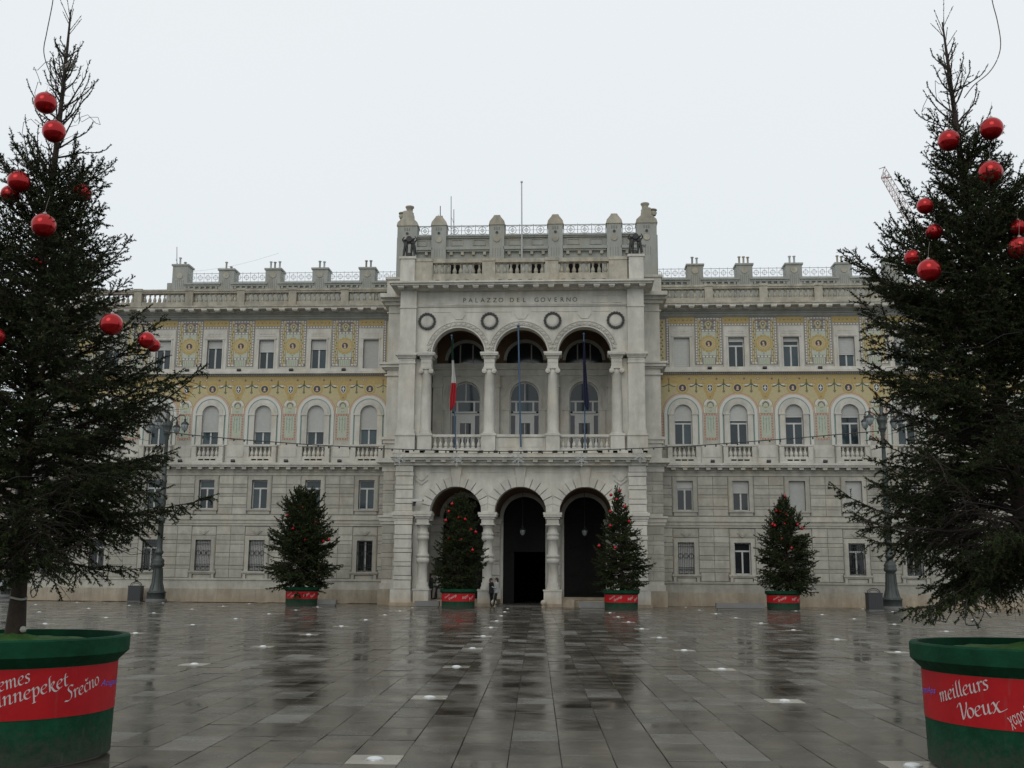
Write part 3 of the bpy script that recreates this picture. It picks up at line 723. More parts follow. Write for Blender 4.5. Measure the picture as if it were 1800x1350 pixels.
# ---- intermediate strips between wing and central block (depth 2)
for s in (-1, 1):
    st = MB()
    def X(a, b): return (s*a, s*b) if s > 0 else (s*b, s*a)
    y = 2.2
    st.box(*X(7.3, 8.62), y, WD+.3, 1.0, 19.1, M_SW); st.box(*X(7.3, 8.8), y-.15, WD, 0, .95, M_PL); st.box(*X(7.3, 8.7), y-.08, WD, .95, 1.3, M_SW)
    for cs in (C0, C1):
        for j, (z0, z1) in enumerate(cs): course(*X(7.3, 8.66), z0+.012, z1-.012, y-.04, M_ST, n=1 if j % 2 else 2)
    for (z0, z1, p) in ((4.87, 5.05, .1), (5.05, 5.3, .16), (5.3, 5.42, .24), (8.14, 8.5, .08), (8.5, 8.66, .2), (8.66, 8.93, .5), (9.9, 10.13, .08), (10.13, 10.3, .16),
                        (14.2, 14.3, .1), (14.6, 14.72, .12), (14.72, 14.9, .3), (14.9, 15.02, .4), (18.3, 18.38, .06), (18.8, 19.0, .2), (19.0, 19.17, .45), (19.17, 19.42, .8), (19.42, 20.5, .1), (20.5, 20.66, .2)):
        st.box(*X(7.3, 8.66+min(p, .4)), y-p, WD, z0, z1, M_SW)
    P_(st, 'wall_strip')

# ---- central block
cb = MB(); D0 = .35     # wall face of arcade; piers at 0
AC = [-3.88, 0, 3.88]
# lower arcade
for c in AC:
    cb.spandrel(c, 5.5, 1.56, 8.3, D0, D0+.75, M_SW, 18)
cb.box(-6.5, -5.44, D0, D0+.75, 5.5, 8.3, M_SW); cb.box(5.44, 6.5, D0, D0+.75, 5.5, 8.3, M_SW)
for c in (-1.94, 1.94): cb.box(c-.38, c+.38, D0, D0+.75, 5.5, 8.3, M_SW)
# upper arcade
for c in AC: cb.spandrel(c, 15.24, 1.62, 18.2, D0, D0+.7, M_SW, 18)
cb.box(-6.6, -5.5, D0, D0+.7, 15.24, 18.2, M_SW); cb.box(5.5, 6.6, D0, D0+.7, 15.24, 18.2, M_SW)
for c in (-1.94, 1.94): cb.box(c-.32, c+.32, D0, D0+.7, 15.24, 18.2, M_SW)
cb.box(-6.6, 6.6, D0-.02, D0+.7, 18.2, 19.17, M_SW)
cb.box(-6.6, 6.6, D0, WD, 8.3, 9.2, M_SW)
for s in (-1, 1):
    def X(a, b): return (s*a, s*b) if s > 0 else (s*b, s*a)
    # outer responds behind engaged columns
    cb.box(*X(6.1, 6.6), D0, 2.2, 1.0, 5.15, M_SW); cb.box(*X(6.1, 6.6), D0, 2.2, 9.2, 14.9, M_SW)
    # side walls of block
    cb.box(*X(6.6, 7.3), .6, WD, 0, 19.17, M_SW)
P_(cb, 'arcade_wall')
for s in (-1, 1):
    pr = MB()
    def X(a, b): return (s*a, s*b) if s > 0 else (s*b, s*a)
    pr.box(*X(6.3, 7.72), -.12, .6, 0, .2, M_PL); pr.box(*X(6.33, 7.66), -.08, .6, .2, .96, M_SW)
    pr.box(*X(6.48, 7.46), .03, .6, .96, 8.3, M_DK)
    pc = [(.96, 1.5), (1.5, 1.75), (1.75, 2.3), (2.3, 2.55), (2.55, 3.1), (3.1, 3.35), (3.35, 3.9), (3.9, 4.15), (4.15, 4.75), (4.75, 5.0)]
    pd = [(5.55, 6.0), (6.0, 6.3), (6.3, 6.85), (6.85, 7.1), (7.1, 7.65), (7.65, 7.9), (7.9, 8.3)]
    for j, (z0, z1) in enumerate(pc+pd):
        e = .03 if (j % 2 == 1) else 0.0
        course(*X(6.44-e, 7.5+e), z0+.015, z1-.015, -.02-e, M_SW, n=1)
    for (z0, z1, p) in ((5.0, 5.15, .04), (5.15, 5.3, .1), (5.3, 5.5, .17), (5.5, 5.56, .05)):
        pr.box(*X(6.44-p*.5, 7.5+p), -p, .6, z0, z1, M_SW); pr.box(*X(5.3-p*.3, 6.42-p*.5), D0-.12-p, D0+.5, z0, z1, M_SW)
    # upper pier
    pr.box(*X(6.4, 7.62), -.06, .6, 9.2, 10.1, M_SW); pr.box(*X(6.38, 7.66), -.12, .6, 10.1, 10.22, M_SW); pr.box(*X(6.44, 7.56), -.05, .6, 10.22, 10.45, M_SW)
    pr.box(*X(6.5, 7.5), 0, .6, 10.45, 14.55, M_SW)
    pr.box(*X(6.47, 7.53), -.04, .6, 14.55, 14.65, M_SW); pr.box(*X(6.5, 7.5), 0, .6, 14.65, 14.9, M_SW)
    for k in range(4): pr.disc(s*(6.68+k*.21), 14.78, .06, -.03, 0, M_SW, 8)
    pr.box(*X(6.45, 7.58), -.08, .6, 14.9, 14.98, M_SW); pr.box(*X(6.38, 7.7), -.2, .6, 15.06, 15.21, M_SW); pr.box(*X(6.43, 7.62), -.13, .6, 14.98, 15.06, M_SW)
    pr.box(*X(6.5, 7.5), 0, .6, 15.21, 18.05, M_SW); pr.box(*X(6.47, 7.53), -.05, .6, 18.05, 18.16, M_SW); pr.box(*X(6.5, 7.5), 0, .6, 18.16, 19.17, M_SW)
    P_(pr, 'corner_pier')
# cornices
co = MB()
co.box(-7.6, 7.6, -.1, .9, 8.3, 8.46, M_SW); co.box(-7.72, 7.72, -.42, .9, 8.6, 8.74, M_SW); co.box(-7.8, 7.8, -.55, .9, 8.74, 8.9, M_SW); co.box(-7.7, 7.7, -.3, .9, 8.9, 9.02, M_SY)
co.box(-7.62, 7.62, -.2, .9, 8.46, 8.6, M_SW)
xx = -7.55
# loggia plinth with drain slots
zz0 = 9.02
for i in range(17):
    a = -7.6+i*.894; co.box(a, a+.62, -.12, .5, zz0, 9.2, M_SW); co.box(a+.62, a+.894, .05, .5, zz0, 9.2, M_ROOM)
P_(co, 'cornice')
for i in range(17): put(MODS, 'modillion', PAL, (-7.35+i*.918, -.12, 8.46))
uc = MB()
uc.box(-7.62, 7.62, -.1, WD, 19.17, 19.24, M_SW); uc.box(-8.0, 8.0, -.72, WD, 19.34, 19.46, M_SW); uc.box(-8.1, 8.1, -.84, WD, 19.46, 19.56, M_SW); uc.box(-7.9, 7.9, -.55, WD, 19.56, 19.66, M_SY)
uc.box(-7.66, 7.66, -.2, WD, 19.24, 19.34, M_SW)
P_(uc, 'cornice')
for i in range(17): put(MODI, 'modillion', PAL, (-7.4+i*.925, -.12, 19.17))
# entablature trims on block
en = MB(); yf = D0-.02
en.box(-6.5, 6.5, yf-.06, yf, 18.2, 18.27, M_SW); en.box(-6.5, 6.5, yf-.10, yf, 18.27, 18.33, M_SW)
en.box(-4.15, 4.05, yf-.03, yf, 18.36, 18.88, M_SW)
for (a, b_) in ((-6.2, -5.75), (-5.5, -4.45), (4.35, 5.35), (5.6, 6.2)):
    en.box(a, b_, yf-.035, yf, 18.85, 18.9, M_SW); en.box(a, b_, yf-.035, yf, 18.4, 18.43, M_SW); en.box(a, a+.05, yf-.035, yf, 18.43, 18.85, M_SW); en.box(b_-.05, b_, yf-.035, yf, 18.43, 18.85, M_SW)
for (a, b_) in ((-5.5, -4.4), (-3.5, -.6), (.6, 3.5), (4.4, 5.5)): en.box(a, b_, D0-.03, D0, 17.86, 17.9, M_SW)
for c in AC: en.disc(c, 17.7, .34, D0-.05, D0, M_SW, 6, sx=1.2)
P_(en, 'entablature')
# upper archivolts with carved relief
for c in AC:
    ar = MB(); ar.ring(c, 15.24, 1.62, 1.70, 0, PI, D0-.08, D0+.1, M_SW, 28); ar.ring(c, 15.24, 1.99, 2.05, R(16), R(164), D0-.07, D0, M_SW, 28)
    ar.ring(c, 15.24, 1.70, 1.99, R(8), R(172), D0-.02, D0, M_SW, 28)
    for k in range(17):
        a = R(12+156*k/16); x_, z_ = c+1.845*math.cos(a), 15.24+1.845*math.sin(a)
        ar.disc(x_, z_, .11, D0-.09, D0-.02, M_SW, 6, ph=a); ar.disc(x_, z_, .05, D0-.12, D0-.09, M_SW, 6)
        a2 = a+R(4.8); ar.disc(c+1.78*math.cos(a2), 15.24+1.78*math.sin(a2), .055, D0-.07, D0-.02, M_SW, 5); ar.disc(c+1.92*math.cos(a2), 15.24+1.92*math.sin(a2), .05, D0-.07, D0-.02, M_SW, 5)
    P_(ar, 'archivolt')
# lower voussoirs
for c in AC:
    n = 13
    for k in range(n):
        a0, a1 = PI*k/n, PI*(k+1)/n
        if k == n//2:
            v = MB(); v.prism([(c-.2, 7.04), (c+.2, 7.04), (c+.34, 8.28), (c-.34, 8.28)], D0-.14, D0+.1, M_SW); P_(v, 'keystone'); continue
        edge = (c == AC[0] and k >= n-4) or (c == AC[2] and k <= 3)
        r1 = 2.14
        v = MB(); g_ = .024; ins = .03
        def pt(r, a): return (c+r*math.cos(a), 5.5+r*math.sin(a))
        # keep neighbours apart above the columns
        def clampx(p):
            x_, z_ = p
            for m_ in (-1.94, 1.94):
                if c < m_ and x_ > m_-.012: x_ = m_-.012
                if c > m_ and x_ < m_+.012: x_ = m_+.012
            x_ = max(-6.42, min(6.42, x_)); return (x_, z_)
        out = [clampx(pt(r1, a0+g_/r1+(a1-a0-2*g_/r1)*q)) for q in (0, .5, 1)]
        inn = [pt(1.55, a1-g_/1.55), pt(1.55, (a0+a1)/2), pt(1.55, a0+g_/1.55)]
        v.prism(out+inn, D0-.15, D0+.02, M_SW); P_(v, 'voussoir')
for c in (-1.94, 1.94):
    v = MB(); v.prism([(c-.42, 5.56), (c+.42, 5.56), (c+.40, 6.05), (c, 6.3), (c-.40, 6.05)], D0-.11, D0+.2, M_SW); P_(v, 'impost_block')
# panels and shields between arches
tr = MB()
for (a, b_) in ((-5.45, -4.55), (-3.2, -.75), (.75, 3.2), (4.55, 5.45)): tr = MB(); tr.box(a, b_, D0-.03, D0, 7.9, 7.94, M_SW); P_(tr, 'panel_moulding')

for s in (-1, 1):
    v = MB(); v.prism([(s*5.98+.36*k_*(1 if True else 1), z_) for k_, z_ in ((0, 7.15), (.55, 7.3), (1.1, 7.45), (.75, 7.6), (1.1, 7.75), (.5, 7.85), (0, 8.1), (-.5, 7.85), (-1.1, 7.75), (-.75, 7.6), (-1.1, 7.45), (-.55, 7.3))], D0-.07, D0, M_SW)
    v.disc(s*5.98, 7.62, .22, D0-.12, D0-.07, M_SW, 12); P_(v, 'stone_shield')
# wreaths and medallions
for i, x_ in enumerate((-5.86, -1.97, 1.92, 5.79)):
    w_ = MB()
    for k in range(18):
        a = 2*PI*k/18; w_.disc(x_+.475*math.cos(a), 17.28+.475*math.sin(a), .085, D0-.10-.015*(k % 2), D0, M_BZ, 6, ph=a)
    w_.ring(x_, 17.28, .42, .52, 0, 2*PI, D0-.08, D0, M_BZ, 24); P_(w_, 'wreath')
    w_ = MB(); w_.disc(x_, 17.28, .36, D0-.04, D0, M_SW, 22); w_.disc(x_, 17.28, .29, D0-.06, D0-.04, M_SW, 22); P_(w_, 'medallion')
# inscription
def text_obj(body, size, m, parent, loc, rot, name, ext=.01, shear=0, align='CENTER', sx=1.0):
    cu = bpy.data.curves.new(name, 'FONT'); cu.body = body; cu.size = size; cu.extrude = ext; cu.shear = shear; cu.align_x = align; cu.resolution_u = 3
    t = bpy.data.objects.new(name, cu); COL.objects.link(t); dg = bpy.context.evaluated_depsgraph_get()
    me = bpy.data.meshes.new_from_object(t.evaluated_get(dg)); bpy.data.objects.remove(t); me.materials.clear(); me.materials.append(m)
    return put(me, name, parent, loc, rot, (sx, 1, 1))
M_LET = mat('dark bronze letters', (.05, .045, .04), .6)
for (wd, xa, xb) in (('PALAZZO', -3.55, -1.28), ('DEL', -.60, .17), ('GOVERNO', .93, 3.30)):
    n = len(wd)
    for k, ch in enumerate(wd):
        text_obj(ch, .40, M_LET, PAL, (xa+(xb-xa)*k/(n-1), yf-.035, 18.47), (PI/2, 0, 0), 'letter', .008)
# columns lower: banded
def lower_column(x, pedw=.56):
    b = MB(); b.box(x-pedw, x+pedw, -.2, .95, 0, .2, M_PL); b.box(x-pedw+.04, x+pedw-.04, -.16, .92, .2, .92, M_SW); b.box(x-pedw, x+pedw, -.2, .95, .92, 1.0, M_SW)
    po = P_(b, 'pedestal')
    b = MB(); q = .3
    b.lathe(x, .38, [(.42, 1.0), (.42, 1.1), (.36, 1.16), (.36, 1.36), (.30, 1.42), (.29, 2.45), (.36, 2.52), (.40, 2.58), (.40, 2.76), (.34, 2.8), (.34, 2.84), (.40, 2.88), (.40, 3.0), (.3, 3.06), (.285, 3.85),
                     (.36, 3.9), (.36, 4.08), (.31, 4.12), (.36, 4.18), (.36, 4.3), (.28, 4.36), (.28, 4.62), (.34, 4.66), (.34, 4.75)], M_SW, 20)
    b.box(x-.42, x+.42, -.05, .85, 4.75, 4.83, M_SW); b.box(x-.36, x+.36, 0, .8, 4.83, 5.12, M_SW)
    b.box(x-.44, x+.44, -.07, .88, 5.12, 5.24, M_SW); b.box(x-.53, x+.53, -.16, .95, 5.24, 5.36, M_SW); b.box(x-.56, x+.56, -.19, 1.0, 5.36, 5.5, M_SW)
    b.box(x-.37, x+.37, .0, 1.0, 5.5, 5.56, M_SW)
    P_(b, 'column')
def upper_column(x):
    b = MB(); b.box(x-.42, x+.42, -.06, .8, 9.2, 10.1, M_SW); b.box(x-.46, x+.46, -.1, .84, 10.1, 10.22, M_SW); P_(b, 'pedestal')
    b = MB(); b.lathe(x, .38, [(.42, 10.22), (.42, 10.3), (.36, 10.34), (.38, 10.4), (.33, 10.46), (.335, 11.2), (.32, 12.5), (.285, 13.86), (.31, 13.9), (.31, 13.94)], M_SW, 22); P_(b, 'column')
    b = MB(); b.box(x-.36, x+.36, .02, .74, 14.22, 14.34, M_SW); b.lathe(x, .38, [(.3, 13.94), (.33, 14.06), (.3, 14.12), (.3, 14.22)], M_SW, 16)
    for q in (-1, 1):
        for rr, yy in ((.15, -.0), (.09, -.025), (.04, -.045)):
            b.disc(x+q*.3, 14.1, rr, .02+yy, .74, M_SW, 14)
    P_(b, 'capital')
    b = MB(); b.box(x-.32, x+.32, .05, .85, 14.34, 14.86, M_SW)
    for k in range(3): b.disc(x-.2+k*.2, 14.66, .07, .02, .05, M_SW, 8)
    b.box(x-.37, x+.37, 0, .9, 14.86, 14.94, M_SW)
    for k in range(7): b.box(x-.38+k*.115, x-.32+k*.115, -.06, 0, 14.94, 15.02, M_SW)
    b.box(x-.40, x+.40, 0, .95, 14.94, 15.04, M_SW); b.box(x-.53, x+.53, -.16, 1.0, 15.04, 15.12, M_SW); b.box(x-.55, x+.55, -.19, 1.02, 15.12, 15.24, M_SW)
    P_(b, 'impost_block')
for x_ in (-1.94, 1.94): lower_column(x_); upper_column(x_)
for x_ in (-5.82, 5.82): lower_column(x_, .5); upper_column(x_)
# loggia balustrades and solid middle panel
lb = MB()
for c in AC:
    a, b_ = c-1.5, c+1.5
    lb.box(a, b_, .18, .55, 10.05, 10.2, M_SW); lb.box(a, b_, .22, .5, 9.2, 9.36, M_SW)
    if c == 0:
        lb.box(a, b_, .26, .46, 9.36, 10.05, M_SW); lb.box(-.08, .08, .2, .26, 9.36, 10.05, M_SW)
        for q in (-1, 1): lb.box(*sorted((q*.2, q*1.36)), .24, .26, 9.44, 9.98, M_SW)
    else:
        for k in range(9): put(BAL_L, 'baluster', PAL, (a+.17+k*.333, .36, 9.37))
P_(lb, 'loggia_parapet')
# loggia inside: floor, vault, back wall
ins = MB(); ins.box(-6.6, 6.6, 1.05, WD, 9.2, 9.25, M_SW)
ins.box(-6.6, 6.6, 1.05, WD+.5, 17.6, 18.0, M_VAULT)
for s in (-1, 1):
    ins.box(*sorted((s*6.1, s*6.6)), 2.2, WD, 9.25, 14.9, M_SW); ins.box(*sorted((s*6.55, s*6.6)), 1.05, WD, 14.9, 17.6, M_VAULT)
P_(ins, 'loggia_interior')
bwl = MB(); y = WD
for c in AC:
    # upper back wall window: arched opening r .98, spring 13.36, from 9.25
    bwl.spandrel(c, 13.36, .98, 14.7, y, y+.3, M_SW, 14)
    bwl.box(c-1.94, c-.98, y, y+.3, 9.25, 14.7, M_SW); bwl.box(c+.98, c+1.94, y, y+.3, 9.25, 14.7, M_SW)
    bwl.ring(c, 13.36, .98, 1.12, 0, PI, y-.08, y+.1, M_SW, 20); bwl.ring(c, 13.36, 1.28, 1.36, 0, PI, y-.06, y, M_SW, 20)
    for q in (-1, 1):
        bwl.box(*sorted((c+q*.98, c+q*1.36)), y-.08, y, 9.25, 12.4, M_SW); bwl.box(*sorted((c+q*.94, c+q*1.42)), y-.12, y, 12.4, 12.52, M_SW); bwl.box(*sorted((c+q*.98, c+q*1.12)), y-.08, y, 12.52, 13.36, M_SW)
    # lunette: arched dark opening above entablature
    bwl.spandrel(c, 15.75, 1.2, 17.6, y, y+.3, M_VAULT, 12); bwl.ring(c, 15.75, 1.2, 1.4, 0, PI, y-.08, y+.1, M_GR, 18)
    bwl.box(c-1.94, c-1.2, y, y+.3, 15.5, 17.6, M_VAULT); bwl.box(c+1.2, c+1.94, y, y+.3, 15.5, 17.6, M_VAULT)
    # segmental hood of the entablature
    bwl.ring(c, 13.6, 1.75, 1.95, R(60), R(120), y-.35, y, M_SW, 10)
bwl.box(-6.6, -5.82, y, y+.3, 9.25, 17.6, M_SW); bwl.box(5.82, 6.6, y, y+.3, 9.25, 17.6, M_SW)
bwl.box(-6.1, 6.1, y-.1, y+.28, 14.7, 15.1, M_SW); bwl.box(-6.1, 6.1, y-.25, y+.28, 15.1, 15.25, M_SW); bwl.box(-6.1, 6.1, y-.3, y+.28, 15.25, 15.5, M_SW)
for x_ in (-5.7, -1.94, 1.94, 5.7):
    bwl.box(x_-.3, x_+.3, y-.3, y, 9.25, 13.9, M_SW); bwl.box(x_-.36, x_+.36, y-.36, y, 13.9, 14.1, M_SW); bwl.box(x_-.32, x_+.32, y-.32, y, 14.1, 14.7, M_SW)
bwl.box(-6.1, 6.1, y+.6, y+.7, 9, 17.6, M_ROOM)
P_(bwl, 'loggia_back_wall')
for i, c in enumerate(AC):
    b = MB(); yy = .2
    for q in (-1, 1):
        b.box(*sorted((q*.98, q*.9)), yy, yy+.08, 9.25, 13.36, M_FR); b.box(*sorted((q*.62, q*.5)), yy-.04, yy+.08, 9.25, 13.0, M_FR)
    b.ring(0, 13.36, .88, .98, 0, PI, yy, yy+.08, M_FR, 20); b.box(-.9, .9, yy-.02, yy+.08, 12.1, 12.25, M_FR); b.box(-.75, .75, yy-.12, yy+.08, 12.25, 12.36, M_FR)
    b.box(-.9, .9, yy, yy+.08, 12.98, 13.08, M_FR)
    b.box(-.5, .5, yy-.05, yy+.08, 11.6, 12.1, M_FR); b.box(-.5, -.36, yy-.08, yy+.08, 9.25, 11.6, M_FR); b.box(.36, .5, yy-.08, yy+.08, 9.25, 11.6, M_FR); b.box(-.025, .025, yy, yy+.08, 9.25, 11.6, M_FR)
    b.box(-.03, .03, yy, yy+.06, 13.08, 14.25, M_FR)
    wo = b.obj('loggia_window', PAL, (c, WD, 0))
    for (x0, x1, z0, z1) in ((-.9, -.62, 9.3, 12.1), (.62, .9, 9.3, 12.1), (-.9, -.62, 12.36, 12.98), (.62, .9, 12.36, 12.98), (-.5, .5, 12.36, 12.98), (-.36, -.025, 9.3, 11.6), (.025, .36, 9.3, 11.6)):
        p_ = MB(); p_.box(x0, x1, yy+.03, yy+.05, z0, z1, M_GL if z0 > 12 else M_GLD); p_.obj('pane', wo)
    p_ = MB(); p_.prism([(-.88, 13.08), (.88, 13.08)]+[(.88*math.cos(PI*k/14), 13.36+.88*math.sin(PI*k/14)) for k in range(15)], yy+.03, yy+.05, M_GL); p_.obj('pane', wo)
    b = MB()
    for q in (-.42, .42): b.box(q-.04, q+.04, yy, yy+.08, 15.55, 16.85, M_GR)
    b.box(-1.2, 1.2, yy, yy+.08, 15.5, 15.6, M_GR); lo = b.obj('lunette_window', PAL, (c, WD, 0))
    p_ = MB(); p_.prism([(-1.18, 15.6), (1.18, 15.6)]+[(1.18*math.cos(PI*k/14), 15.75+1.18*math.sin(PI*k/14)) for k in range(15)], yy+.04, yy+.05, M_GLD); p_.obj('pane', lo)
# lower portico: inner wall with doors
M_DOOR = mat('dark timber door', (.010, .010, .0098), .6, spec=.1, var=.2, scale=3)
lw = MB(); y = WD
for c in AC:
    lw.spandrel(c+.02, 5.45, 1.35, 8.2, y, y+.3, M_SW, 14); lw.box(c-1.94, c-1.33, y, y+.3, 0, 8.2, M_SW); lw.box(c+1.37, c+1.94, y, y+.3, 0, 8.2, M_SW)
    lw.ring(c+.02, 5.45, 1.35, 1.5, 0, PI, y-.06, y, M_SW, 18)
lw.box(-6.6, -5.82, y, y+.3, 0, 8.2, M_SW); lw.box(5.82, 6.6, y, y+.3, 0, 8.2, M_SW)
for x_ in (-5.6, -1.94, 1.94, 5.6):
    for j, (z0, z1) in enumerate([(1.0, 1.6), (1.6, 1.8), (1.8, 2.5), (2.5, 2.7), (2.7, 3.4), (3.4, 3.6), (3.6, 4.3), (4.3, 4.5), (4.5, 5.0)]): course(x_-.42, x_+.42, z0+.015, z1-.015, y-.1, M_SW, n=1)
    lw.box(x_-.5, x_+.5, y-.16, y, 0, 1.0, M_SW); lw.box(x_-.5, x_+.5, y-.2, y, 5.0, 5.2, M_SW); lw.box(x_-.56, x_+.56, y-.26, y, 5.2, 5.35, M_SW)
P_(lw, 'portico_back_wall')
pv = MB(); pv.box(-6.5, 6.5, D0+.75, WD+.2, 8.1, 8.28, M_VAULT)
for c in AC: pv.spandrel(c, 5.5, 1.56, 8.1, D0+.75, WD, M_VAULT, 12)
for c in (-1.94, 1.94): pv.box(c-.38, c+.38, D0+.75, WD, 5.5, 8.1, M_VAULT)
P_(pv, 'portico_vault')
fl = MB(); fl.box(-6.4, -1.5, 1.0, WD+8, 0, .35, M_PL); fl.box(1.5, 6.4, 1.0, WD+.3, 0, .35, M_PL); fl.box(-1.5, 1.5, .9, 14, 0, .06, M_WETB)
fl.box(2.35, 5.3, WD-1.2, WD+.2, .35, .5, M_PL)
P_(fl, 'portico_floor')
for i in (0, 2):
    c = AC[i]; b = MB(); y2 = WD+.12
    b.prism([(-1.33, .35), (1.37, .35)]+[(.02+1.35*math.cos(PI*k/14), 5.45+1.35*math.sin(PI*k/14)) for k in range(15)], y2, y2+.1, M_DOOR)
    do = b.obj('door', PAL, (c, 0, 0))
    for q in (-1, 1):
        for (z0, z1) in ((.6, 1.5), (1.7, 3.3), (3.5, 4.9)):
            for ww, yy in ((.5, .03), (.38, .05)):
                p_ = MB(); p_.box(q*.66-ww, q*.66+ww, y2-yy*(1.6), y2, z0+.5-ww, z1-.5+ww, M_BZ if ww > .45 else M_DOOR)
            p_.obj('door_panel', do)
    p_ = MB(); p_.box(-1.33, 1.37, y2-.08, y2, 5.05, 5.25, M_DOOR); p_.ring(.02, 5.45, 1.0, 1.1, 0, PI, y2-.04, y2, M_DOOR, 14); p_.box(-.03, .07, y2-.06, y2, .35, 5.05, M_DOOR); p_.obj('door_rail', do)
b = MB(); b.prism([(-1.33, 3.35), (1.37, 3.35)]+[(.02+1.35*math.cos(PI*k/14), 5.45+1.35*math.sin(PI*k/14)) for k in range(15)], WD+.12, WD+.2, M_DOOR)
b.box(-1.33, -.62, WD+.12, WD+.2, 0.06, 3.33, M_DOOR); b.box(-1.33, 1.37, WD+.04, WD+.12, 5.05, 5.22, M_DOOR); b.box(-1.33, 1.37, WD+.05, WD+.11, 3.3, 3.42, M_DOOR)
P_(b, 'door')
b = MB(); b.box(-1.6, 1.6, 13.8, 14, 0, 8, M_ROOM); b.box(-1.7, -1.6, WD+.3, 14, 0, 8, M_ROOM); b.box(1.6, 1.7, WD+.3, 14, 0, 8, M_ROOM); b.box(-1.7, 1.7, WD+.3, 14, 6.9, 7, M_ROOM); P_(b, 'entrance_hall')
b = MB(); b.box(-5.62, -5.1, WD-.62, WD-.5, 2.0, 2.75, M_BZ); b.box(-5.57, -5.15, WD-.64, WD-.62, 2.05, 2.7, M_SP); P_(b, 'plaque')
# step in front of right arch
b = MB(); b.box(2.0, 3.2, .1, .98, 0, .3, M_PL); b.box(2.1, 3.2, .5, 1.0, .3, .45, M_PL); P_(b, 'step')
# upper parapet of central block
up_ = MB(); py = -.25
for (a, b_) in ((-5.5, -2.42), (-1.62, 1.48), (2.28, 5.38)):
    up_.box(a, b_, py, py+.4, 19.78, 20.15, M_SY); n = 5; L = (b_-a)/n; e = a
    for k in range(n):
        m_ = a+(k+.5)*L; up_.box(e, m_-.12, py, py+.4, 19.66, 19.78, M_SY); up_.box(m_-.12, m_+.12, py+.15, py+.4, 19.66, 19.78, M_ROOM); e = m_+.12
    up_.box(e, b_, py, py+.4, 19.66, 19.78, M_SY)
    up_.box(a, b_, py-.04, py+.44, 20.87, 21.12, M_SY)
    for k in range(8): put(BAL_C, 'baluster', PAL, (a+(b_-a)*(k+.5)/8, py+.2, 20.15))
for (a, b_) in ((-6.65, -5.5), (-2.42, -1.62), (1.48, 2.28), (5.38, 6.5)): up_.box(a, b_, py-.06, py+.45, 19.66, 20.95, M_SY); up_.box(a-.02, b_+.02, py-.1, py+.5, 20.95, 21.15, M_SY)
for s in (-1, 1): up_.box(*sorted((s*6.6, s*7.5)), py-.2, py+.8, 19.66, 21.1, M_SW); up_.box(*sorted((s*6.53, s*7.57)), py-.26, py+.86, 21.1, 21.25, M_SW); up_.box(*sorted((s*7.1, s*7.5)), py+.8, 5.9, 19.66, 21.1, M_SY)
P_(up_, 'parapet')
# central attic (depth 6)
ca = MB(); ay = 6.0; c0 = -.03
ca.box(-8.9, 8.9, ay, ay+7, 19.3, 24.6, M_GR); ca.box(-8.75, 8.75, ay-.2, ay, 24.6, 24.72, M_GR); ca.box(-8.8, 8.8, ay-.12, ay+7, 24.5, 24.6, M_GR)
pil = [-5.97, -1.99, 1.99, 5.97]
segs = [(-8.1, -6.4), (-5.5, -2.45), (-1.55, 1.55), (2.45, 5.5), (6.4, 8.1)]
for (a, b_) in segs:
    ca.box(a, b_, ay-.3, ay, 23.62, 23.82, M_GR); ca.box(a+.08, b_-.08, ay-.2, ay, 23.5, 23.62, M_GR)
    n = max(2, round((b_-a)/.72))
    for k in range(n): x_ = a+(b_-a)*(k+.5)/n; ca.box(x_-.1, x_+.1, ay-.18, ay, 23.28, 23.5, M_SY)
    n = 2 if b_-a > 2 else 1
    for k in range(n):
        x_ = a+(b_-a)*(k+.5)/n+(0); ca.box(x_-.42, x_+.42, ay-.05, ay, 23.98, 24.02, M_SY); ca.box(x_-.42, x_+.42, ay-.05, ay, 24.36, 24.4, M_SY); ca.box(x_-.42, x_-.38, ay-.05, ay, 24.02, 24.36, M_SY); ca.box(x_+.38, x_+.42, ay-.05, ay, 24.02, 24.36, M_SY)
        ca.box(x_-.4, x_+.4, ay-.012, ay, 21.6, 22.88, M_ROOM); ca.box(x_-.52, x_+.52, ay-.12, ay, 22.9, 23.02, M_GR)
P_(ca, 'attic')
for x_ in pil+[-8.15, 8.15]:
    big = abs(x_) > 7; w = .5 if not big else .68; zt = 26.0 if not big else 26.4
    p_ = MB(); p_.box(x_-w, x_+w, ay-.3, ay+.7, 21.0, 25.35, M_GR)
    p_.prism([(x_-w-.06, 25.35), (x_+w+.06, 25.35), (x_+w, 25.6), (x_+w*.5, 25.92), (x_+w*.45, zt), (x_-w*.45, zt), (x_-w*.5, 25.92), (x_-w, 25.6)], ay-.36, ay+.76, M_SY, True)
    p_.box(x_-w*.4, x_+w*.4, ay-.1, ay+.5, zt, zt+.12, M_SY)
    for k in range(3): p_.box(x_-.2+k*.16, x_-.13+k*.16, ay-.32, ay-.3, 25.0, 25.2, M_DK)
    for k in range(4): p_.box(x_-.28+k*.17, x_-.25+k*.17, ay-.31, ay-.3, 23.1, 23.7, M_DK)
    po = P_(p_, 'attic_pier')
    p_ = MB(); p_.disc(x_, 24.35, .22, ay-.36, ay-.3, M_SY, 14); p_.disc(x_, 24.8, .09, ay-.36, ay-.3, M_BZ, 8); p_.obj('medallion', po)
    if big:
        for q, hh in ((0, .42), (1, .15)):
            p_ = MB(); p_.lathe(x_+(q*.55-.05)*(1 if x_ > 0 else -1), ay+.2+q*.5, [(.22, zt-.2), (.3, zt), (.2, zt+.1), (.24, zt+.1+hh*.6), (.3, zt+hh), (.3, zt+hh+.08), (.2, zt+hh+.12)], M_SY, 12); p_.obj('chimney_pot', po)
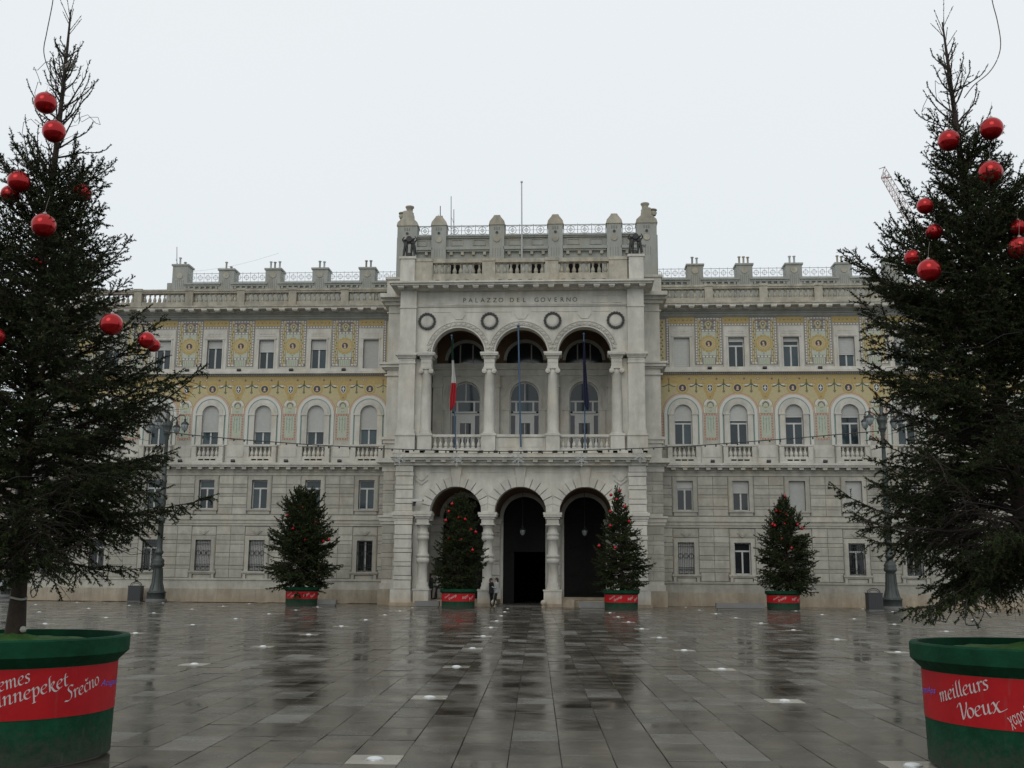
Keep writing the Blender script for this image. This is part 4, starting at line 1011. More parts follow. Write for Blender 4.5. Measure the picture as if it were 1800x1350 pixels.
# central roof railing
ex = [-7.45]+[v for p in pil for v in (p-.56, p+.56)]+[7.45]
for k in range(0, len(ex), 2):
    a, b_ = ex[k], ex[k+1]; rl = MB(); yy = ay+.1
    for z in (24.76, 25.42): rl.box(a, b_, yy-.03, yy+.03, z-.035, z+.035, M_IRL)
    n = 2 if b_-a > 2 else 1
    n = max(1, round((b_-a)/.95)); L = (b_-a)/n
    for q in range(n+1): rl.tube([(a+q*L, yy, 24.72), (a+q*L, yy, 25.5)], .024, M_IRL, 4)
    for q in range(n):
        cx = a+(q+.5)*L; rl.ring(cx, 25.09, .24, .28, 0, 2*PI, yy-.02, yy+.02, M_IRL, 14, True); rl.ring(cx, 25.09, .09, .13, 0, 2*PI, yy-.02, yy+.02, M_IRL, 8, True)
        rl.tube([(cx, yy, 24.76), (cx, yy, 25.42)], .014, M_IRL, 4); rl.tube([(cx-L/2, yy, 25.09), (cx+L/2, yy, 25.09)], .014, M_IRL, 4)
        for sx in (-1, 1):
            rl.tube([(cx+sx*.2, yy, 25.3), (cx+sx*L/2, yy, 25.42)], .012, M_IRL, 4); rl.tube([(cx+sx*.2, yy, 24.88), (cx+sx*L/2, yy, 24.76)], .012, M_IRL, 4)
    P_(rl, 'roof_railing')
# stones: 300 single, rest joined
def stone_unit(m):
    b = MB(); c = .02
    b.add([(-.5, .06, -.5), (.5, .06, -.5), (.5, .06, .5), (-.5, .06, .5), (-.5, .018, -.5), (.5, .018, -.5), (.5, .018, .5), (-.5, .018, .5),
           (-.5+c, 0, -.5+c*3), (.5-c, 0, -.5+c*3), (.5-c, 0, .5-c*3), (-.5+c, 0, .5-c*3)],
          [(8, 9, 10, 11), (4, 5, 9, 8), (5, 6, 10, 9), (6, 7, 11, 10), (7, 4, 8, 11), (0, 1, 5, 4), (1, 2, 6, 5), (2, 3, 7, 6), (3, 0, 4, 7)], m)
    return b.mesh('stone_block')
SU = {M_ST.name: stone_unit(M_ST), M_SW.name: stone_unit(M_SW)}
def vis(sn):
    a = (sn[1]-sn[0])*(sn[3]-sn[2]); x = (sn[0]+sn[1])/2
    return a*(1 if -24 < x < 23 else .2)*(1 if (sn[3]-sn[2]) > .3 else .5)
idx = sorted(range(len(stones)), key=lambda i: -vis(stones[i])); rest = MB()
for n_, i in enumerate(idx):
    x0, x1, z0, z1, y, m = stones[i]; w, h = x1-x0-.02, z1-z0
    if n_ < 298: put(SU[m.name], 'stone_block', PAL, ((x0+x1)/2, y+random.uniform(-.008, .008), (z0+z1)/2), None, (w, 1, h))
    else:
        j = random.uniform(-.008, .008); rest.box((x0+x1)/2-w/2, (x0+x1)/2+w/2, y+j, y+.05, z0, z1, m)
P_(rest, 'stone_blocks', kind='stuff')
#@@PART2
# ============================================================ THINGS ON AND ROUND THE PALACE
M_BLUE = mat('blue painted pole', (.035, .085, .155), .45)
M_FLG = mat('flag green', (.01, .05, .03), .8); M_FLW = mat('flag white', (.55, .54, .52), .8); M_FLR = mat('flag red', (.36, .012, .018), .8); M_FLB = mat('flag dark blue', (.012, .014, .045), .8)
def pole(name, label, a, b_, r, m, cat='flagpole', fin=True):
    t = thing(name, label, cat, b_); b = MB(); A_ = Vector(a)-Vector(b_); b.tube([(0, 0, 0), A_], [r, r*.8], m, 8); b.obj('pole', t)
    if fin: f = MB(); f.sphere(A_, r*1.8, m, 8); f.obj('finial', t)
    return t
def wl(u, d, z): return bw(u, d, z)
def fpt(px, py, d): u, z = fac(px, py, d); return bw(u, d, z)
for (pa, pb, r, lb) in (((794, 590), (801.5, 790), .04, 'leaning blue flagpole in the left loggia arch'), ((911, 573), (915.5, 786), .058, 'thick bare blue flagpole in the middle loggia arch'), ((1026, 587), (1028.5, 790), .04, 'thin blue flagpole in the right loggia arch')):
    pole('flagpole', lb, fpt(*pa, -.45), fpt(*pb, -.05), r, M_BLUE)
def flag(label, strips, folds=5, ph=0.0):
    # strips: list of (material, [ (pxL, pxR, py) ... ]) limp cloth hanging beside its pole
    t = thing('flag', label, 'flag', fpt(strips[0][1][0][0], strips[0][1][0][2], -.5)); o0 = Vector(t.location)
    for m, rows in strips:
        b = MB(); n = 14; grid = []; R_ = []
        for i in range(len(rows)-1):
            for q in range(3 if i < len(rows)-2 else 4):
                f_ = q/3; R_.append([rows[i][k]*(1-f_)+rows[i+1][k]*f_ for k in range(3)])
        for (xl, xr, yy) in R_:
            row = []
            for k in range(n+1):
                w = k/n; p = fpt(xl+(xr-xl)*w, yy, -.5+.07*math.sin(w*PI*folds+ph+yy*.05)); row.append(p-o0)
            grid.append(row)
        for sgn in (0, 1):
            vs = [p+N*(.012*sgn) for r_ in grid for p in r_]
            fs = [(i*(n+1)+j, (i+1)*(n+1)+j, (i+1)*(n+1)+j+1, i*(n+1)+j+1) for i in range(len(grid)-1) for j in range(n)]
            b.add(vs, fs if not sgn else [f[::-1] for f in fs], m, True)
        b.obj('cloth', t)
flag('limp green white and red flag hanging in the left loggia arch', [(M_FLG, [(793.5, 797, 596), (793, 797, 615), (794, 798, 633)]), (M_FLW, [(794, 798, 633), (794.5, 800, 655), (793.5, 801.5, 673)]), (M_FLR, [(793.5, 801.5, 673), (791, 801.8, 695), (790.5, 800, 712), (791, 793, 722)])])
flag('limp dark blue flag wrapped round the right loggia flagpole', [(M_FLB, [(1024.5, 1028, 600), (1024.5, 1030, 640), (1025, 1033, 680), (1026.5, 1036.5, 712), (1032, 1034.5, 721)])])
# roof pole and antennas
pole('flagpole', 'tall thin bare pole rising from the centre of the roof', fpt(917, 320, 5.6), fpt(917.5, 459, 5.6), .05, M_IRL)
for (px, y0, y1, lb) in ((774, 362, 402, 'short thick aerial on the left of the central roof'), (793, 345, 402, 'tall thin aerial on the left of the central roof'), (797.8, 368, 408, 'short dark aerial beside the tall one'), (311, 434, 478, 'whip aerial on the far left chimney')):
    a = 'aerial'; t = pole('antenna', lb, fpt(px, y0, 8 if px > 700 else 12), fpt(px, y1+12, 8 if px > 700 else 12), .028 if px != 774 else .035, M_SP, 'antenna', False)
    if px != 793:
        b = MB(); z = 1.1; b.tube([(0, 0, z), (-.18, 0, z+.45)], .012, M_SP, 4); b.obj('antenna_arm', t)
t = thing('cable', 'thin slack guy wire over the left wing roof', 'cable', fpt(330, 478, 12)); b = MB(); e_ = fpt(490, 445, 14)-Vector(t.location)
b.tube([e_*f_-Vector((0, 0, .25*math.sin(PI*f_))) for f_ in [i/10 for i in range(11)]], .008, M_IRL, 3); b.obj('wire', t)
# bronze statues: skinned figures
def skinmesh(name, V_, E_, Rr, sub=2):
    me = bpy.data.meshes.new(name); me.from_pydata(V_, E_, []); o = bpy.data.objects.new(name, me); COL.objects.link(o)
    o.modifiers.new('s', 'SKIN'); sk = me.skin_vertices[0] if me.skin_vertices else None
    if not me.skin_vertices:
        bpy.context.view_layer.objects.active = o
    for i, r in enumerate(Rr): me.skin_vertices[0].data[i].radius = (r, r)
    me.skin_vertices[0].data[0].use_root = True
    ss = o.modifiers.new('u', 'SUBSURF'); ss.levels = sub; ss.render_levels = sub
    dg = bpy.context.evaluated_depsgraph_get(); m2 = bpy.data.meshes.new_from_object(o.evaluated_get(dg)); m2.name = name
    bpy.data.objects.remove(o); m2.polygons.foreach_set('use_smooth', [True]*len(m2.polygons)); return m2
def human(h, pose, build=1.0):
    # joints for a figure of height h facing -y; pose gives arm points and stance
    k = h/1.75; J = {}
    J['pel'] = (0, 0, .95); J['sp'] = (0, .0, 1.15); J['ch'] = (0, 0, 1.36); J['nk'] = (0, 0, 1.50); J['hd'] = (0, -.02, 1.60); J['tp'] = (0, -.01, 1.70)
    st = pose.get('stance', .10)
    for s, nm in ((-1, 'L'), (1, 'R')):
        fw = pose.get('step'+nm, 0)
        J['hp'+nm] = (s*.09, 0, .90); J['kn'+nm] = (s*(st), -fw*.5-.02, .49); J['an'+nm] = (s*(st+.01), -fw, .09); J['to'+nm] = (s*(st+.03), -fw-.16, .035)
        J['sh'+nm] = (s*.18, 0, 1.42)
        e, w, hnd = pose['arm'+nm]; J['el'+nm] = e; J['wr'+nm] = w; J['ha'+nm] = hnd
    names = list(J); Rr = {'pel': .135, 'sp': .12, 'ch': .145, 'nk': .055, 'hd': .095, 'tp': .07}
    for nm in 'LR': Rr.update({'hp'+nm: .10, 'kn'+nm: .062, 'an'+nm: .045, 'to'+nm: .035, 'sh'+nm: .062, 'el'+nm: .048, 'wr'+nm: .034, 'ha'+nm: .04})
    ed = [('pel', 'sp'), ('sp', 'ch'), ('ch', 'nk'), ('nk', 'hd'), ('hd', 'tp')]
    for nm in 'LR': ed += [('pel', 'hp'+nm), ('hp'+nm, 'kn'+nm), ('kn'+nm, 'an'+nm), ('an'+nm, 'to'+nm), ('ch', 'sh'+nm), ('sh'+nm, 'el'+nm), ('el'+nm, 'wr'+nm), ('wr'+nm, 'ha'+nm)]
    V_ = [tuple(c*k for c in J[n]) for n in names]
    return V_, [(names.index(a), names.index(b_)) for a, b_ in ed], [Rr[n]*k*build for n in names]
pose_up = {'armL': ((-.32, -.1, 1.62), (-.16, -.12, 1.80), (-.08, -.12, 1.86)), 'armR': ((.34, -.05, 1.25), (.24, -.2, 1.05), (.2, -.24, .98)), 'stepL': .12}
pose_up2 = {'armL': ((-.3, .02, 1.2), (-.1, -.2, 1.2), (0, -.25, 1.22)), 'armR': ((.33, -.1, 1.6), (.2, -.12, 1.82), (.1, -.12, 1.88)), 'stepR': .15}
def setmat(me, m): me.materials.clear(); me.materials.append(m)
for s, lb in ((-1, 'dark bronze figure group on the left corner pedestal of the roof'), (1, 'dark bronze figure group on the right corner pedestal of the roof')):
    t = thing('statue', lb, 'statue', bw(s*7.05, .05, 21.25), -AYAW)
    b = MB(); b.box(-.5, .5, -.35, .35, 0, .07, M_BZ); b.sphere((0, .05, .2), .22, M_BZ, 10); b.obj('base', t)
    for q, ps in ((-1, pose_up), (1, pose_up2)):
        V_, E_, Rr = human(1.28, ps, 1.35); me = skinmesh('figure', V_, E_, Rr, 1); setmat(me, M_BZ)
        put(me, 'figure', t, (q*.22, -.02*q, .07), (0, 0, q*.4))
    b = MB(); b.disc(0, 1.25, .19, -.2, .1, M_BZ, 12); b.tube([(-.36, -.05, 1.2), (.36, -.05, 1.3)], .05, M_BZ, 6); b.tube([(.3, .1, .9), (.42, .15, .3)], [.09, .05], M_BZ, 6); b.tube([(-.28, .12, .95), (-.4, .2, .25)], [.1, .05], M_BZ, 6); b.obj('garland', t)
# floodlights on the ledges
def floodlight():
    b = MB(); b.box(-.13, .13, -.1, .1, .06, .2, M_SP); b.box(-.03, .03, -.03, .03, 0, .06, M_SP); b.box(-.11, .11, .1, .115, .08, .18, M_IRL); return b.mesh('floodlight')
FL = floodlight()
for s in (-1, 1):
    for k in range(6):
        u = s*(12.015+3.53*k); side = 'left' if s < 0 else 'right'; x_ = (ORD[k]+' ') 
        put(FL, 'floodlight', None, bw(u, WD-.22, 15.02), (R(-30), 0, -AYAW), None, 'small black floodlight under upper mosaics, %sfrom centre on %s wing' % (x_, side), 'floodlight', 'floodlights along the upper ledge')
        put(FL, 'floodlight', None, bw(u, WD-.45, 8.93), (R(-30), 0, -AYAW), None, 'small black floodlight on balcony ledge, %sfrom centre on %s wing' % (x_, side), 'floodlight', 'floodlights along the balcony ledge')
# security cameras, lanterns in the arches
t = thing('security_camera', 'white security camera on the left pier beside the left arch', 'camera', bw(-6.35, -.05, 6.0), -AYAW)
b = MB(); b.box(-.05, .55, -.35, -.15, .1, .25, M_FR); b.box(.55, .6, -.33, -.17, .12, .23, M_SP); b.obj('housing', t); b = MB(); b.tube([(0, 0, 0), (.1, -.2, .0), (.15, -.25, .1)], .03, M_SP, 6); b.box(-.08, .08, -.04, .06, -.15, .1, M_SP); b.obj('bracket', t)
t = thing('conduit', 'thin dark conduit running down the left pier beside the column', 'conduit', bw(-6.4, -.1, 0), -AYAW)
b = MB(); b.tube([(0, 0, 4.5), (-.03, 0, 4.0), (.04, 0, 3.2), (-.02, 0, 2.4), (.05, 0, 1.6), (0, 0, 1.0), (.03, -.05, .25)], .022, M_SP, 5); b.obj('pipe', t)
M_LGL = mat('lantern milky glass', (.26, .29, .30), .25, spec=.5)
def lantern(name, label, P, s=1.0, group=None, cat='lantern'):
    t = thing(name, label, cat, P, 0, group); lantern_parts(t, s); return t
def lantern_parts(t, s):
    b = MB(); b.lathe(0, 0, [(.05*s, -.42*s), (.14*s, -.36*s), (.21*s, -.18*s), (.23*s, 0), (.22*s, .02*s)], M_LGL, 12); b.obj('globe', t)
    b = MB(); b.lathe(0, 0, [(.25*s, 0), (.25*s, .05*s), (.18*s, .14*s), (.08*s, .2*s), (.06*s, .3*s), (.09*s, .33*s), (.03*s, .4*s)], M_IR, 12)
    b.lathe(0, 0, [(.01, -.52*s), (.03*s, -.47*s), (.05*s, -.42*s)], M_IR, 8)
    for k in range(6): a = PI/3*k; b.tube([(.22*s*math.cos(a), .22*s*math.sin(a), .0), (.215*s*math.cos(a), .215*s*math.sin(a), -.18*s), (.05*s*math.cos(a), .05*s*math.sin(a), -.43*s)], .011*s, M_IR, 4)
    b.obj('lantern_frame', t)
for c, lb in ((-.02, 'hanging lantern in the central ground floor arch'), (3.86, 'hanging lantern in the right ground floor arch')):
    t = lantern('lantern', lb, bw(c, 3.6, 4.6), .75); b = MB(); b.tube([(0, 0, .3), (0, 0, 3.3)], .015, M_IR, 4); b.obj('chain', t)
# stone balls
for u, lb in ((-1.48, 'pale stone ball at the foot of the column left of the doorway'), (1.42, 'pale stone ball at the foot of the column right of the doorway')):
    t = thing('stone_ball', lb, 'stone ball', bw(u, -.42, 0)); b = MB(); b.sphere((0, 0, .26), .17, M_SW, 14); b.lathe(0, 0, [(.13, 0), (.13, .07), (.1, .11)], M_PL, 10); b.obj('ball', t)
# benches / stone blocks
M_BN = mat('grey granite bench', (.17, .17, .16), .5, var=.12, scale=4)
for (x0, x1, yb, hpx, lb) in ((556, 590, 1065.5, 11, 'grey stone bench beside the planter under the left wing'), (728, 771, 1069, 12, 'grey stone bench at the foot of the left pier'), (1019, 1066, 1072, 13, 'grey stone bench in front of the right arch'), (1263, 1341, 1072.5, 12, 'long grey stone bench in front of the right wing')):
    A_ = gnd(x0, yb); B_ = gnd(x1, yb); L = (B_-A_).length; t = thing('stone_bench', lb, 'bench', (A_+B_)/2, -AYAW)
    hh = hpx*A_.y/F; b = MB(); b.box(-L/2, L/2, 0, .5, hh*.25, hh, M_BN); b.obj('seat', t); b = MB(); b.box(-L/2+.06, L/2-.06, .05, .45, 0, hh*.25, M_DK); b.obj('foot', t)
# ============================================================ STREET LAMPS, BINS
M_LP = mat('grey green cast iron', (.055, .065, .062), .45, metal=.3, var=.15, scale=6)
M_CONC = mat('lamp footing', (.12, .12, .115), .7, var=.1)
def street_lamp():
    t = thing('street_lamp', '', 'street lamp')
    b = MB(); b.lathe(0, 0, [(.66, 0), (.66, .16), (.62, .2)], M_CONC, 8); b.obj('footing', t)
    b = MB(); b.lathe(0, 0, [(.56, .2), (.56, .55), (.60, .58), (.58, .64), (.5, .68)], M_LP, 8); b.obj('pedestal', t)
    b = MB(); b.lathe(0, 0, [(.5, .68), (.42, .82), (.35, 1.1), (.30, 1.5), (.27, 2.0), (.27, 2.15), (.36, 2.22), (.38, 2.36), (.33, 2.45), (.37, 2.55), (.3, 2.68), (.2, 2.75), (.19, 2.95), (.26, 3.02), (.28, 3.12), (.2, 3.22),
                              (.17, 3.35), (.165, 4.9), (.22, 4.95), (.25, 5.1), (.2, 5.28), (.15, 5.4), (.16, 5.6), (.22, 6.2), (.2, 6.4), (.24, 6.5), (.16, 6.6), (.15, 7.4), (.2, 7.5), (.2, 7.62), (.135, 7.75), (.11, 10.2),
                              (.15, 10.3), (.13, 10.4), (.22, 10.62), (.27, 10.72), (.2, 10.8), (.3, 11.1), (.34, 11.3), (.2, 11.36), (.1, 11.6), (.13, 11.9), (.06, 12.1), (.04, 12.5), (.01, 12.6)], M_LP, 14)
    for k in range(8): a = PI/4*k; b.tube([(.46*math.cos(a), .46*math.sin(a), .7), (.33*math.cos(a), .33*math.sin(a), 1.2), (.28*math.cos(a), .28*math.sin(a), 2.1)], .028, M_LP, 4)
    b.obj('post', t)
    for k in range(4):
        a = PI/2*k+.12; c_, s_ = math.cos(a), math.sin(a)
        b = MB(); b.tube([(.1*c_, .1*s_, 11.2), (.45*c_, .45*s_, 11.55), (.85*c_, .85*s_, 11.85), (1.15*c_, 1.15*s_, 11.8), (1.2*c_, 1.2*s_, 11.62)], .035, M_LP, 6)
        b.tube([(.5*c_, .5*s_, 11.6), (.7*c_, .7*s_, 11.45), (.6*c_, .6*s_, 11.3), (.45*c_, .45*s_, 11.35)], .022, M_LP, 5); arm = b.obj('arm', t)
        l = put(None, 'lantern', t, (1.2*c_, 1.2*s_, 11.2)); l.empty_display_size = .1; lantern_parts(l, 1.0)
    b = MB(); b.tube([(0, -.15, 9.7), (-.25, -.3, 9.7)], .03, M_SP, 5); b.box(-.55, -.2, -.42, -.22, 9.6, 9.82, M_SP); b.obj('spotlight', t)
    return t
lamp = street_lamp()
lamps = [(gnd(1569, 1072), 'tall cast iron lamp half hidden by the right foreground tree', .5), (gnd(274, 1058.5), 'tall cast iron lamp behind the left foreground tree', -.3), (gnd(14, 1050), 'cast iron lamp at the far left edge behind the trunk', .1)]
for i, (P, lb, rz) in enumerate(lamps):
    t = lamp if i == 0 else copy_tree(lamp); t.location = (P.x, P.y, 0); t.rotation_euler = (0, 0, rz); t['label'] = lb; t['group'] = 'cast iron lamps round the square'
def bin_():
    t = thing('litter_bin', '', 'litter bin'); M_B = mat('litter bin metal', (.035, .038, .042), .45)
    b = MB(); b.box(-.4, .4, -.3, .3, .06, .95, M_B)
    for k in range(7): b.box(-.36+k*.11, -.30+k*.11, -.315, -.3, .12, .88, M_B)
    b.obj('body', t); b = MB(); b.box(-.43, .43, -.33, .33, 0, .06, M_CONC); b.obj('base', t); b = MB(); b.box(-.42, .42, -.32, .32, .95, 1.0, M_B); b.obj('lid_rim', t)
    b = MB(); b.tube([(.36*math.cos(PI*k/10), 0, 1.0+.24*math.sin(PI*k/10)) for k in range(11)], .03, M_B, 6); b.tube([(.27*math.cos(PI*k/10), 0, 1.0+.15*math.sin(PI*k/10)) for k in range(11)], .02, M_B, 6); b.obj('hood', t)
    return t
bn = bin_(); P = gnd(1537.5, 1073.5); bn.location = (P.x, P.y, 0); bn['label'] = 'dark litter bin with arched handle left of the right lamp'; bn['group'] = 'litter bins beside the lamps'
b2 = copy_tree(bn); P = gnd(237.5, 1057.5); b2.location = (P.x, P.y, 0); b2['label'] = 'dark litter bin standing left of the left lamp'
# ============================================================ OVERHEAD WIRE AND SNOWFLAKES
M_WR = mat('black cable', (.03, .03, .03), .6); M_SNO = mat('pale light tubing', (.42, .44, .43), .5)
wp = [(287, 758), (330, 764), (420, 772.5), (550, 782), (680, 789), (850, 793.5), (1000, 793), (1140, 787.5), (1230, 783), (1400, 770), (1553, 757)]
wq = [atdist(x_, y_, 61.5) for x_, y_ in wp]; t = thing('overhead_cable', 'long black festoon cable strung between the two lamps across the palace', 'cable', wq[5])
b = MB(); b.tube([p-wq[5] for p in wq], .028, M_WR, 5)
for i in range(len(wq)-1):
    L = (wq[i+1]-wq[i]).length; n = int(L/.6)
    for k in range(n): p = wq[i].lerp(wq[i+1], (k+.5)/n)-wq[5]; b.box(p.x-.04, p.x+.04, p.y-.03, p.y+.03, p.z-.11-.04*(k % 2), p.z-.02, M_WR)
b.obj('cable', t)
for i, (px, py) in enumerate(((702, 806), (803, 808), (911, 807), (1022, 808), (1125, 802))):
    P = atdist(px, py, 61.5); t = thing('snowflake_light', 'pale snowflake ornament hung in front of the cornice, %s from left' % ORD[i], 'ornament', P, 0, 'snowflakes hanging from the festoon cable')
    b = MB()
    for k in range(6):
        a = PI/3*k+PI/6; c_, s_ = math.cos(a), math.sin(a); b.tube([(0, 0, 0), (.42*c_, 0, .42*s_)], .02, M_SNO, 4)
        for q in (-1, 1):
            for rr, ll in ((.2, .13), (.3, .1)): b.tube([(rr*c_, 0, rr*s_), (rr*c_+ll*math.cos(a+q*.9), 0, rr*s_+ll*math.sin(a+q*.9))], .015, M_SNO, 4)
    b.obj('snowflake', t); b = MB(); b.tube([(0, 0, .42), (0, 0, max(.5, (807-790)*61.5/F-.0))], .01, M_WR, 3); b.obj('hanger', t)
# ============================================================ CRANE, FAR STREET
M_CR = mat('crane steel', (.40, .27, .24), .6); YC = 150
def cp(px, py, dy=0): return atdist(px, py, YC+dy)
t = thing('tower_crane', 'distant lattice crane jib rising behind the right wing roof', 'crane', cp(1640, 470)); o0 = Vector(t.location)
b = MB(); A0, A1 = cp(1549, 313), cp(1655, 500); B0, B1 = cp(1558, 298), cp(1668, 478); C0_ = cp(1553, 303, 1.2); C1_ = cp(1662, 487, 1.2)
for p, q in ((A0, A1), (B0, B1), (C0_, C1_)): b.tube([p-o0, q-o0], .06, M_CR, 4)
n = 22
for k in range(n):
    f0, f1 = k/n, (k+1)/n; b.tube([A0.lerp(A1, f0)-o0, B0.lerp(B1, f1)-o0], .04, M_CR, 3); b.tube([B0.lerp(B1, f0)-o0, A0.lerp(A1, f1)-o0], .04, M_CR, 3); b.tube([A0.lerp(A1, f0)-o0, B0.lerp(B1, f0)-o0], .04, M_CR, 3); b.tube([C0_.lerp(C1_, f0)-o0, A0.lerp(A1, f1)-o0], .04, M_CR, 3)
b.obj('jib', t)
b = MB(); b.tube([A0-o0, cp(1555, 293)-o0, B0-o0], .06, M_CR, 4); b.tube([cp(1545, 297)-o0, cp(1556, 293)-o0], .06, M_CR, 4); b.tube([cp(1549, 313)-o0, cp(1567, 311)-o0], .12, M_CR, 4); b.obj('jib_head', t)
b = MB(); e0 = cp(1662, 490); b.tube([Vector((e0.x, e0.y, 0))-o0, e0-o0], .6, M_CR, 4); b.box(e0.x-o0.x-1.2, e0.x-o0.x+1.2, -1.2, 1.2, -3, -.5, M_CR); b.obj('mast', t)
M_HB = mat('far ochre house', (.34, .30, .24), .85, var=.08, scale=.5); M_AW = mat('red awning', (.34, .05, .035), .7)
P = atdist(-130, 1000, 130); t = thing('street_building', 'distant pale building glimpsed behind the left tree trunk', 'building', (P.x, P.y, 0))
b = MB(); b.box(-14, 15, 0, 12, 0, 17, M_HB); b.box(-14.3, 15.3, -.4, 12, 17, 17.6, M_SW); b.obj('wall', t)
for fz in (4.5, 8.2, 12):
    for k in range(8):
        b = MB(); x_ = -12+k*3.6; b.box(x_-.75, x_+.75, -.08, 0, fz, fz+2.2, M_FR); w_ = b.obj('window', t); b = MB(); b.box(x_-.6, x_+.6, -.12, -.08, fz+.15, fz+2.05, M_GLD); b.obj('pane', w_)
for k in range(6): b = MB(); x_ = -11+k*4.6; b.prism([(x_-1.6, 3.0), (x_+1.6, 3.0), (x_+1.6, 3.5), (x_-1.6, 3.5)], -1.2, 0, M_AW); b.obj('awning', t)
def car(P, rz, m, lb):
    t = thing('parked_car', lb, 'car', P, rz); b = MB()
    pts = [(-2.1, .35), (2.05, .35), (2.1, .75), (1.35, .92), (.75, 1.38), (-1.1, 1.42), (-1.9, .95), (-2.12, .8)]
    b.prism(pts, -.82, .82, m, True); b.obj('body', t)
    b = MB(); b.prism([(-1.55, .97), (1.15, .97), (.68, 1.33), (-1.0, 1.36)], -.835, .835, M_GLD, True); b.obj('side_window', t)
    for sx in (-1.35, 1.3):
        for sy in (-1, 1): b = MB(); b.disc(sx, .33, .33, sy*.76-.12, sy*.76+.12, M_SP, 16); b.disc(sx, .33, .19, sy*.76-.13, sy*.76+.13, M_IRL, 12); b.obj('wheel', t)
    for sy in (-.6, .6): b = MB(); b.box(2.05, 2.13, sy-.17, sy+.17, .62, .76, M_FR); b.obj('headlight', t)
P = gnd(-4, 1036.5); car((P.x, P.y, 0), .3, mat('silver car paint', (.4, .42, .44), .3, metal=.3), 'silver car parked in the far street at the left edge')
P = gnd(-40, 1036); car((P.x-3, P.y, 0), .3, mat('dark car paint', (.03, .035, .05), .3), 'dark car parked in the far street left of the silver one')
# ============================================================ PEOPLE
M_SKIN = mat('skin', (.40, .26, .2), .6); M_HAIR = mat('dark hair', (.02, .015, .012), .7); M_CB = mat('black cloth', (.014, .014, .017), .85); M_CW = mat('pale jacket', (.40, .40, .39), .8); M_CG = mat('charcoal cloth', (.03, .03, .035), .85)
def person(label, P, rz, h, top, legs, pose, bag=False):
    t = thing('person', label, 'person', P, rz); V_, E_, Rr = human(h, pose, 1.0); me = skinmesh('body', V_, E_, Rr, 2)
    for m in (M_SKIN, top, legs, M_CB): me.materials.append(m)
    k = h/1.75; hands = [Vector(pose['arm'+n][2])*k for n in 'LR']
    for p in me.polygons:
        c = p.center; z = c.z/k
        i = 0 if (z > 1.5 or min((c-q).length for q in hands) < .06) else (1 if z > .86 else (2 if z > .1 else 3)); p.material_index = i
    put(me, 'body', t)
    b = MB(); b.sphere((0, .025*k, 1.645*k), .112*k, M_HAIR, 12, 1.0); b.sphere((0, .06*k, 1.56*k), .085*k, M_HAIR, 10, 1.2); b.obj('hair', t)
    b = MB(); b.sphere((0, -.125*k, 1.6*k), .016, M_SKIN, 6)
    for q in (-1, 1): b.sphere((q*.035*k, -.105*k, 1.635*k), .012, M_HAIR, 6); b.sphere((q*.1*k, -.01, 1.61*k), .022, M_SKIN, 6)
    b.box(-.025, .025, -.118*k, -.1*k, 1.565*k, 1.572*k, M_FLR); b.obj('face', t)
    if top is not None: b = MB(); b.lathe(0, 0, [(.155*k, .80*k), (.15*k, .95*k), (.135*k, 1.1*k), (.15*k, 1.3*k), (.12*k, 1.44*k), (.07*k, 1.49*k)], top, 14); b.obj('jacket', t)
    return t
fa = {'armL': ((-.25, -.05, 1.15), (-.12, -.28, 1.25), (-.05, -.3, 1.38)), 'armR': ((.26, .0, 1.14), (.16, -.24, 1.12), (.1, -.3, 1.16)), 'stepL': .05}
fb = {'armL': ((-.25, .03, 1.14), (-.25, -.05, .9), (-.24, -.08, .82)), 'armR': ((.27, -.02, 1.13), (.18, -.26, 1.18), (.1, -.3, 1.22)), 'stepR': .18}
u_, z_ = fac(757.5, 1055, 1.6); person('person in dark coat with raised hand beside the left tree', bw(u_, 1.6, .35), R(75), 1.52, M_CB, M_CB, fa)
u_, z_ = fac(768, 1055, 1.7); person('person in pale jacket half hidden by the left arch tree', bw(u_, 1.7, .35), R(-70), 1.62, M_CW, M_CB, fb)
u_, z_ = fac(875, 1060, .75); pc_ = person('person in pale jacket and black trousers walking left by the doorway', bw(u_, -.45, 0), R(-80), 1.68, M_CW, M_CB, fb)
person('person in black jacket standing beside the column left of the doorway', bw(u_-.32, -.2, 0), R(60), 1.66, M_CB, M_CB, fa)
t = thing('handbag', 'black bag held by the person in pale jacket near the doorway', 'bag', Vector(pc_.location)+Vector((-.3, 0, 1.0)))
b = MB(); b.box(-.13, .13, -.07, .07, -.22, .14, M_CB); b.obj('bag_body', t); b = MB(); b.tube([(-.1, 0, .14), (-.02, 0, .36), (.1, 0, .14)], .014, M_CB, 5); b.obj('strap', t)
